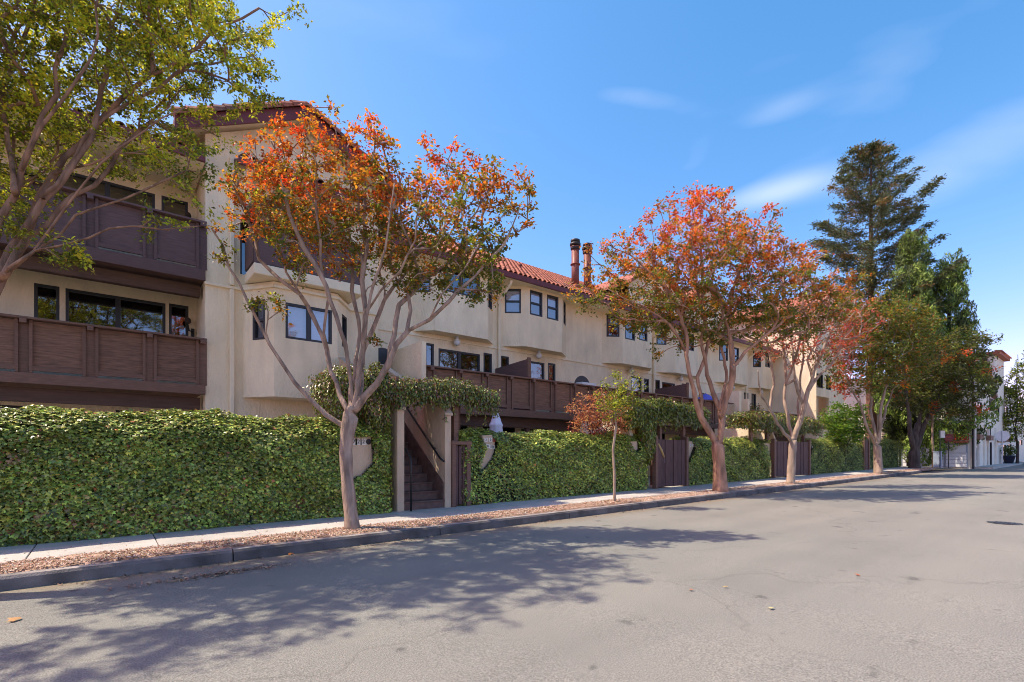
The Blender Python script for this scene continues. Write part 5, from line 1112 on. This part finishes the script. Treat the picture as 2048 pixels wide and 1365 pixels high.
conifer('redwood_tree', 'tall dark redwood towering behind the far end of the apartment building', pr, 23.4, ([0, .35, .55, .70, .84, .92, .97, 1.0], [5.0, 5.0, 4.7, 4.1, 3.2, 2.1, 1.1, .4]), 118, -.20, 51, .21, col_rw, 'bark_redwood', .38, up=.30, dens=2.2, zfrom=.34)
def cypress(label, px, top, d, wid, seed, lean=0):
    rg = np.random.default_rng(seed); base = C(px, 906, d); base.z = .4; Ht = H+(HZ-top)/F*d-.4
    root = thing('juniper_tree', label, 'tree', base, 'upright junipers at the far corner'); MB().tube([base, base+Vector((0, 0, Ht*.5)), base+Vector((lean, 0, Ht*.9))], [.3, .2, .05], 10).build('trunk', 'bark_dark', root, smooth=True)
    P = []; CC = []; D = []; N = []
    for i in range(190):
        t = rg.random()**.85*.97; rr = wid*min(1, ((1-t)*1.75)**.8+.05)*(.85+.2*math.sin(t*9+seed)); a = rg.uniform(0, 6.283); f = rg.uniform(.55, 1.05)
        c = np.array((rr*f*math.cos(a), rr*f*math.sin(a), Ht*t)); L_ = rg.uniform(.7, 1.5); m_ = 200
        s = rg.random(m_); w = .40*np.sin(np.pi*(.12+.80*s))*rg.uniform(.7, 1.15); th = rg.uniform(0, 6.283, m_)
        off = np.stack([w*np.cos(th)+.35*s*math.cos(a), w*np.sin(th)+.35*s*math.sin(a), L_*s], 1)
        P.append(c+off); D.append(np.tile((.25*math.cos(a), .25*math.sin(a), 1.), (m_, 1))); N.append(np.stack([np.cos(th), np.sin(th), np.full(m_, .4)], 1))
        CC.append(pal(rg, m_, [(.21, .31, .05), (.15, .23, .04), (.30, .40, .07), (.10, .15, .035)] if rg.random() < (.85 if seed == 61 else .72) else [(.06, .09, .03), (.10, .14, .035)], None, .2))
    P = np.vstack(P)+np.array(base); n_ = len(P)
    leafmesh('crown', P, np.vstack(N), .20*rg.uniform(.6, 1.3, n_), np.vstack(CC), SPRAY, rg, 'leaf_conifer', root, jit=.4, dirs=np.vstack(D))
cypress('bright green upright juniper directly right of the redwood trunk', 1824, 488, 33.5, 1.95, 61)
cypress('darker upright juniper nearest the corner building, shorter than its twin', 1898, 536, 34.5, 2.0, 62)
# far street tree on the right edge
bt = Vector((57.5, 5.75, gz(57)))
df = CA*bt.x+SA*bt.y
Lf = [[(tuple(bt), .13), (tuple(bt+Vector((0, 0, 1.6))), .10)], LB(df, [(2030, 860), (2032, 780), (2036, 710)], .07, .02), LB(df, [(2030, 860), (2020, 800), (2015, 770)], .05, .02)]
Ef = EL(df, [(2030, 745, 12, 20), (2030, 790, 26, 32), (2026, 840, 28, 30), (2040, 820, 24, 40), (2050, 750, 20, 40), (2020, 870, 18, 20)])
tree('street_tree', 'green street tree at the right edge before the corner building', 'tree', bt, Lf, Ef, 110, .35, .17, 60, .5, lambda c, q, rg: pal(rg, len(q), [GREEN, LIME, DKGREEN, OLIVE], (3, 1.3, 2, 1), .2), 'bark_dark', 38, .13)
# ================================================================== CORNER BUILDING AND FAR HOUSE
KX, KY = 44.0, 6.5
kb = thing('corner_building', 'cream stucco corner building with red trimmed garage at the end of the street', 'building', (KX, KY, gz(KX)))
g0 = gz(KX)
facet(kb, 'street_wall', (KX, KY), (65, KY), g0-.2, 6.9, [
    ((1946, 1960, 853, 872), 'plain', 'dark'), ((1973, 1982, 856, 872), 'plain', 'dark'), ((1947, 1960, 884, 932), 'plain', 'dark'), ((1974, 1984, 884, 932), 'plain', 'dark'), ((2004, 2012, 888, 930), 'plain', 'dark'), ((2017, 2023, 888, 930), 'plain', 'dark'),
    ((1950, 1964, 803, 830), 'plain', 'dark'), ((1992, 1999, 812, 832), 'plain', 'dark'), ((2010, 2016, 812, 834), 'plain', 'dark'), ((1985, 1990, 770, 790), 'hole', '')][:9], m='cream_far')
facet(kb, 'garage_wall', (KX, 16), (KX, KY), g0-.2, 6.9, [((1905, 1917, 856, 868), 'plain', 'dark'), ((1922, 1934, 856, 868), 'plain', 'dark'), ((1860, 1872, 856, 868), 'plain', 'dark')], m='cream_far')
facet(kb, 'tower_wall', (51.6, KY-.12), (56, KY-.12), 5.6, 8.75, [((1988, 1993, 748, 770), 'plain', 'dark'), ((1996, 2002, 752, 772), 'plain', 'dark')], m='cream_far')
facet(kb, 'tower_side', (51.6, 12), (51.6, KY-.12), 5.6, 8.75, [], m='cream_far')
MB().box(51.3, 56.3, KY-.45, 12, 8.75, 8.95).build('tower_roof', 'tile_clay', kb); MB().box(KX+.05, 65, KY+.02, 16, 6.9, 7.0).build('roof', 'tile_dark', kb)
for i in range(18):
    o = link('roof_tile', TM, kb, (51.45+i*.28, KY-.55, 8.93)); o.rotation_euler = (.15, 0, 0)
b = MB(); b.hexa([(47.0, KY-.30, 7.9), (51.55, KY-.30, 5.35), (51.55, KY-.01, 5.35), (47.0, KY-.01, 7.9), (47.0, KY-.30, 8.25), (51.55, KY-.30, 5.75), (51.55, KY-.01, 5.75), (47.0, KY-.01, 8.25)]); b.build('raked_eave', 'wood_brown', kb)
MB().box(KX-.16, KX-.004, KY+.15, 11.2, 2.24, 2.64).build('red_band', 'red_paint', kb); MB().box(KX-.5, KX-.01, KY+.15, 11.2, 2.06, 2.19).build('garage_eave', 'tile_clay', kb)
MB().box(KX-.2, KX-.005, KY+.12, 11.2, 3.16, 3.28).build('window_head', 'wood_brown', kb)
y_ = KY+.22; i = 0
while y_ < 10.9:
    dr = MB().box(KX-.07, KX-.005, y_, y_+1.12, g0+.08, 2.0).build('garage_door', 'grey_box', kb)
    for z in np.arange(g0+.12, 1.2, .24): MB().box(KX-.10, KX-.072, y_+.04, y_+1.08, z, z+.21).build('door_slat', 'white_paint', dr)
    MB().box(KX-.10, KX-.072, y_+.08, y_+1.04, 1.36, 1.93).build('door_panel', 'white_paint', dr)
    y_ += 1.17
MB().tube([(KX-.06, KY-.06, g0), (KX-.06, KY-.06, 6.8)], .06, 8).build('downpipe', 'frame_dark', kb)
MB().box(KX+.02, KX+.35, KY-.16, KY-.005, g0, 6.0).build('corner_pilaster', 'cream_far', kb)
for a in (45.75, 48.1, 49.6, 52.8): MB().box(a-.13, a+.13, KY-.10, KY-.004, g0, 3.3).build('pilaster', 'cream_far', kb)
for a, c in ((44.4, 45.6), (48.25, 49.4), (53, 57.5)): MB().box(a, c, KY-.35, KY-.006, 2.28, 2.62).build('sign_band', 'wood_brown', kb)
bl = MB().box(45.3, 47.6, KY-.7, KY-.005, 4.05, 4.17).build('balcony', 'cream_far', kb)
for i in range(12): MB().tube([(45.35+i*.2, KY-.66, 4.17), (45.35+i*.2, KY-.66, 5.0)], .012, 5).build('baluster', 'iron', bl)
MB().box(45.3, 47.6, KY-.69, KY-.63, 5.0, 5.05).build('top_rail', 'iron', bl)
b = MB(); b.hexa([(KX+.01, KY-1.0, gz(44)+.0), (75, KY-1.0, gz(75)), (75, KY, gz(75)), (KX+.01, KY, gz(44)), (KX+.01, KY-1.0, gz(44)+.13), (75, KY-1.0, gz(75)+.13), (75, KY, gz(75)+.13), (KX+.01, KY, gz(44)+.13)])
o = b.build('corner_pavement', 'concrete'); o['kind'] = 'structure'
fh = thing('far_house', 'pale plain house beyond the corner building at the right edge', 'building', (80, 7, .48))
facet(fh, 'wall', (70, 7.6), (92, 7.6), .3, 6.0, [((2039, 2045, 880, 891), 'plain', 'dark')], m='cream_far'); facet(fh, 'side_wall', (70, 18), (70, 7.6), .3, 6.0, [((2.5, 4.0, 2.6, 4.0), 'plain', 'dark')], m='cream_far', px=False)
MB().hexa([(69.5, 7.1, 6), (92.5, 7.1, 6), (92.5, 19, 6), (69.5, 19, 6), (72, 11, 7.6), (90, 11, 7.6), (90, 15, 7.6), (72, 15, 7.6)]).build('roof', 'tile_clay', fh)
# ================================================================== SIGNS AND STREET FURNITURE
def post(parent, p, z1, r=.03, m='sign_back'): return MB().tube([(p[0], p[1], p[2]), (p[0], p[1], z1)], r, 8).build('post', m, parent)
def face_disc(c, r, n, nrm, t, rot=0):
    u = Vector((-nrm.y, nrm.x, 0)).normalized(); b = MB(); ring = [Vector(c)+u*r*math.cos(2*math.pi*(i+rot)/n)+Vector((0, 0, r*math.sin(2*math.pi*(i+rot)/n))) for i in range(n)]
    k = len(ring); b.v = [tuple(p) for p in ring]+[tuple(p+nrm*t) for p in ring]; b.f = [tuple(range(k-1, -1, -1)), tuple(range(k, 2*k))]+[(i, (i+1) % k, k+(i+1) % k, k+i) for i in range(k)]; return b
VN = Vector((-.92, -.38, 0)).normalized()
sp = Vector((52.0, 6.0, gz(52)+.13)); s1 = thing('stop_sign', 'grey back of an octagonal stop sign on a pole before the corner building', 'sign', sp)
sp = Vector(sp); zc = atY(1999, 872, 6.0).z
post(s1, sp, zc+.42); face_disc((sp.x, sp.y, zc)+np.array((.05, .02, 0)), .43, 8, VN, .012, .5).build('sign_plate', 'sign_back', s1)
bb = MB(); u = Vector((-VN.y, VN.x, 0)); c = Vector((sp.x+.05, sp.y+.02, zc-.58)); bb.hexa([c-u*.25+Vector((0, 0, -.07)), c+u*.25+Vector((0, 0, -.07)), c+u*.25+Vector((0, 0, -.07))+VN*.01, c-u*.25+Vector((0, 0, -.07))+VN*.01, c-u*.25+Vector((0, 0, .07)), c+u*.25+Vector((0, 0, .07)), c+u*.25+Vector((0, 0, .07))+VN*.01, c-u*.25+Vector((0, 0, .07))+VN*.01]); bb.build('small_plate', 'white_paint', s1)
p = C(1897, 936, 31.5); p.z = gz(p.x)+.12; s2 = thing('round_sign', 'dark red round sign on a dark pole before the white garage doors', 'sign', p); c = C(1897, 876, 31.5)
post(s2, p, c.z+.2, .028, 'metal_black'); face_disc((c.x-.03, c.y-.02, c.z), .25, 24, VN, .012).build('sign_disc', 'sign_red', s2)
for dz in (.09, .0, -.09):
    cc_ = Vector((c.x, c.y, c.z+dz))+VN*.055; bb = MB(); h_ = .015; w_ = .13
    bb.hexa([cc_-u*w_+Vector((0, 0, -h_)), cc_+u*w_+Vector((0, 0, -h_)), cc_+u*w_+Vector((0, 0, -h_))+VN*.004, cc_-u*w_+Vector((0, 0, -h_))+VN*.004, cc_-u*w_+Vector((0, 0, h_)), cc_+u*w_+Vector((0, 0, h_)), cc_+u*w_+Vector((0, 0, h_))+VN*.004, cc_-u*w_+Vector((0, 0, h_))+VN*.004]); bb.build('lettering', 'glyph_red', s2)
p = C(1880, 936, 31); p.z = gz(p.x)+.12; s3 = thing('street_sign', 'small white rectangular sign on a thin pole left of the round red sign', 'sign', p); c = C(1884, 869, 31)
post(s3, p, c.z+.25, .025, 'metal_black'); bb = MB(); c = Vector(c)+VN*.04; w_, h_ = .14, .22
bb.hexa([c-u*w_+Vector((0, 0, -h_)), c+u*w_+Vector((0, 0, -h_)), c+u*w_+Vector((0, 0, -h_))+VN*.01, c-u*w_+Vector((0, 0, -h_))+VN*.01, c-u*w_+Vector((0, 0, h_)), c+u*w_+Vector((0, 0, h_)), c+u*w_+Vector((0, 0, h_))+VN*.01, c-u*w_+Vector((0, 0, h_))+VN*.01]); bb.build('sign_plate', 'white_paint', s3)
p = C(1875, 938, 31.5); p.z = gz(p.x)+.12; ub_ = thing('utility_box', 'blue grey utility cabinet at the corner before the white garage doors', 'utility box', p)
MB().box(p.x-.18, p.x+.18, p.y-.18, p.y+.18, p.z+.05, p.z+1.02).build('cabinet', 'grey_box', ub_, bevel=.02); MB().box(p.x-.21, p.x+.21, p.y-.21, p.y+.21, p.z-.02, p.z+.049).build('plinth', 'concrete', ub_); MB().box(p.x-.21, p.x+.21, p.y-.21, p.y+.21, p.z+1.021, p.z+1.06).build('lid', 'grey_box', ub_, bevel=.01)
MB().box(p.x-.14, p.x+.14, p.y-.195, p.y-.182, p.z+.12, p.z+.95).build('cabinet_door', 'grey_box', ub_)
pp = thing('utility_pole', 'slim pale crooked pole rising behind the utility cabinet', 'pole', (p.x+.5, p.y+.3, p.z)); MB().tube([(p.x+.5, p.y+.3, p.z), (p.x+.42, p.y+.3, p.z+1.3), (p.x+.2, p.y+.3, p.z+1.9), (p.x+.28, p.y+.3, p.z+3.6), (p.x+.4, p.y+.3, p.z+5)], [.08, .07, .06, .05, .035], 8).build('stem', 'bark_myrtle', pp, smooth=True)
pq = Vector((55.2, 6.0, gz(55)+.13)); pk = thing('potted_shrub', 'dark shrub in a blue pot by the corner building door', 'plant', pq)
MB().lathe(tuple(pq), [(.25, 0), (.38, .55), (.40, .56), (.40, .62)], 16).build('pot', 'pot_navy', pk, smooth=True)
k_ = 500; v = rg.normal(0, 1, (k_, 3)); v /= np.linalg.norm(v, axis=1)[:, None]; leafmesh('foliage', np.array(pq)+np.array((0, 0, 1.0))+v*np.array((.5, .5, .45))*rg.random((k_, 1))**.4, v, .14*rg.uniform(.6, 1.3, k_), pal(rg, k_, [DKGREEN, GREEN]), DIA, rg, 'leaf', pk)
# parked car at the far right edge
cx, cy, cz = 58.6, 4.45, gz(58)
car = thing('parked_car', 'dark parked car cut off by the right edge of the photo', 'car', (cx, cy, cz))
prof = [(0, .35), (.02, .75), (.15, .92), (.9, .98), (1.5, 1.40), (2.9, 1.44), (3.6, 1.0), (4.25, .86), (4.35, .45), (4.3, .28), (.1, .28)]
MB().prism([(cx+a, cz+b_) for a, b_ in prof], 'y', cy-.85, cy+.85).build('body', 'car_dark', car, bevel=.05)
MB().prism([(cx+a, cz+b_) for a, b_ in ((1.05, 1.02), (1.55, 1.36), (2.85, 1.39), (3.4, 1.03))], 'y', cy-.856, cy+.856).build('side_window', 'frame_dark', car)
for wx in (.85, 3.5):
    for s in (-1, 1):
        w_ = MB().tube([(cx+wx, cy+s*.66, cz+.32), (cx+wx, cy+s*.88, cz+.32)], .32, 20).build('wheel', 'rubber', car); MB().tube([(cx+wx, cy+s*.86, cz+.32), (cx+wx, cy+s*.89, cz+.32)], .19, 14).build('rim', 'sign_back', w_)
for s in (-1, 1): MB().box(cx-.03, cx+.05, cy+s*.62-.16, cy+s*.62+.16, cz+.66, cz+.80).build('tail_light', 'sign_red', car)
# manhole cover
mhc = atY(2009, 1047, 1.0); pm = None
tx = (2009-CXP)/F; d_ = 1.4/(.141+GR*(CA+SA*tx)); pm = C(2009, 1047, d_)
mh = thing('manhole_cover', 'round dark iron manhole cover set in the asphalt at the right', 'manhole cover', (pm.x, pm.y, gz(pm.x)+.003))
MB().tube([(pm.x, pm.y, gz(pm.x)-.03), (pm.x, pm.y, gz(pm.x)+.006)], .205, 28).build('cover', 'metal_black', mh)
b = MB()
for i in range(28):
    a, c_ = 2*math.pi*i/28, 2*math.pi*(i+1)/28; P_ = lambda r_, t, z: (pm.x+r_*math.cos(t), pm.y+r_*math.sin(t), gz(pm.x)+z)
    b.poly([P_(.215, a, .009), P_(.24, a, .009), P_(.24, c_, .009), P_(.215, c_, .009)])
b.build('rim', 'metal_black', mh)
for i in range(5): MB().box(pm.x-.13, pm.x+.13, pm.y-.12+i*.06-.01, pm.y-.12+i*.06+.01, gz(pm.x)+.006, gz(pm.x)+.014).build('tread_bar', 'metal_black', mh)
# drain of dry leaves in the gutter, fallen leaves on the road
def road_pt(px, py):
    tx = (px-CXP)/F; d_ = 1.4/((py-HZ)/F+GR*(CA+SA*tx)); p = C(px, py, d_); p.z = gz(p.x)+.006; return p
FL = [(375, 1131, .11, 'curled orange leaf standing in the gutter at the left kerb', (.50, .22, .05)), (578, 1110, .08, 'dry orange leaf in the gutter left of the nearest trunk', (.48, .16, .04)), (520, 1117, .06, 'small rust leaf in the gutter between two larger dry leaves', (.36, .12, .04)),
      (33, 1243, .10, 'pale orange fallen leaf on the shaded asphalt at the left', (.50, .28, .12)), (1383, 1182, .05, 'tiny reddish leaf on the sunlit asphalt left of a yellow one', (.45, .15, .06)), (1449, 1176, .05, 'tiny yellow leaf on the sunlit asphalt right of a reddish one', (.50, .36, .12)),
      (1545, 1220, .06, 'pale yellow leaf lying alone near the middle of the road', (.55, .45, .2)), (1713, 1152, .06, 'small orange red leaf on the open asphalt at the right', (.48, .13, .05))]
for i, (px, py, s_, lab, cc_) in enumerate(FL):
    p = road_pt(px, py); rg = np.random.default_rng(100+i)
    root = leafmesh('fallen_leaf', np.array([p])+np.array((0, 0, .012)), np.array([(0., -.5 if i == 0 else 0., 1.)]), np.array([s_]), np.array([cc_]), IVY, rg, 'litter', None, jit=.5 if i == 0 else .12)
    tag(root, lab, 'leaf', 'fallen leaves on the road')
rg = np.random.default_rng(9); k_ = 900
ps = np.array([road_pt(rg.uniform(0, 900), 1000) for _ in range(1)])
X = rg.uniform(-3, 22, k_); Yg = YK-np.abs(rg.normal(0, .10, k_)); cl_ = noise1(X*1.5, 3) > -.2; X, Yg = X[cl_], Yg[cl_]
# heap of debris in the gutter around (435,1150)
hp = road_pt(435, 1150); kk = 420; X = np.concatenate([X, hp.x+rg.normal(0, .42, kk)]); Yg = np.concatenate([Yg, hp.y+rg.normal(0, .07, kk)])
n_ = len(X); o = leafmesh('gutter_debris', np.stack([X, Yg, GR*X+.008+rg.random(n_)*.006], 1), np.tile((0., 0., 1.), (n_, 1)), rg.uniform(.015, .05, n_), pal(rg, n_, [(.30, .17, .10), (.40, .25, .16), (.10, .08, .06), (.20, .14, .09)]), CHIP, rg, 'litter', jit=.3)
tag(o, 'dry leaf debris gathered in the gutter along the kerb', 'leaf debris', kind='stuff')
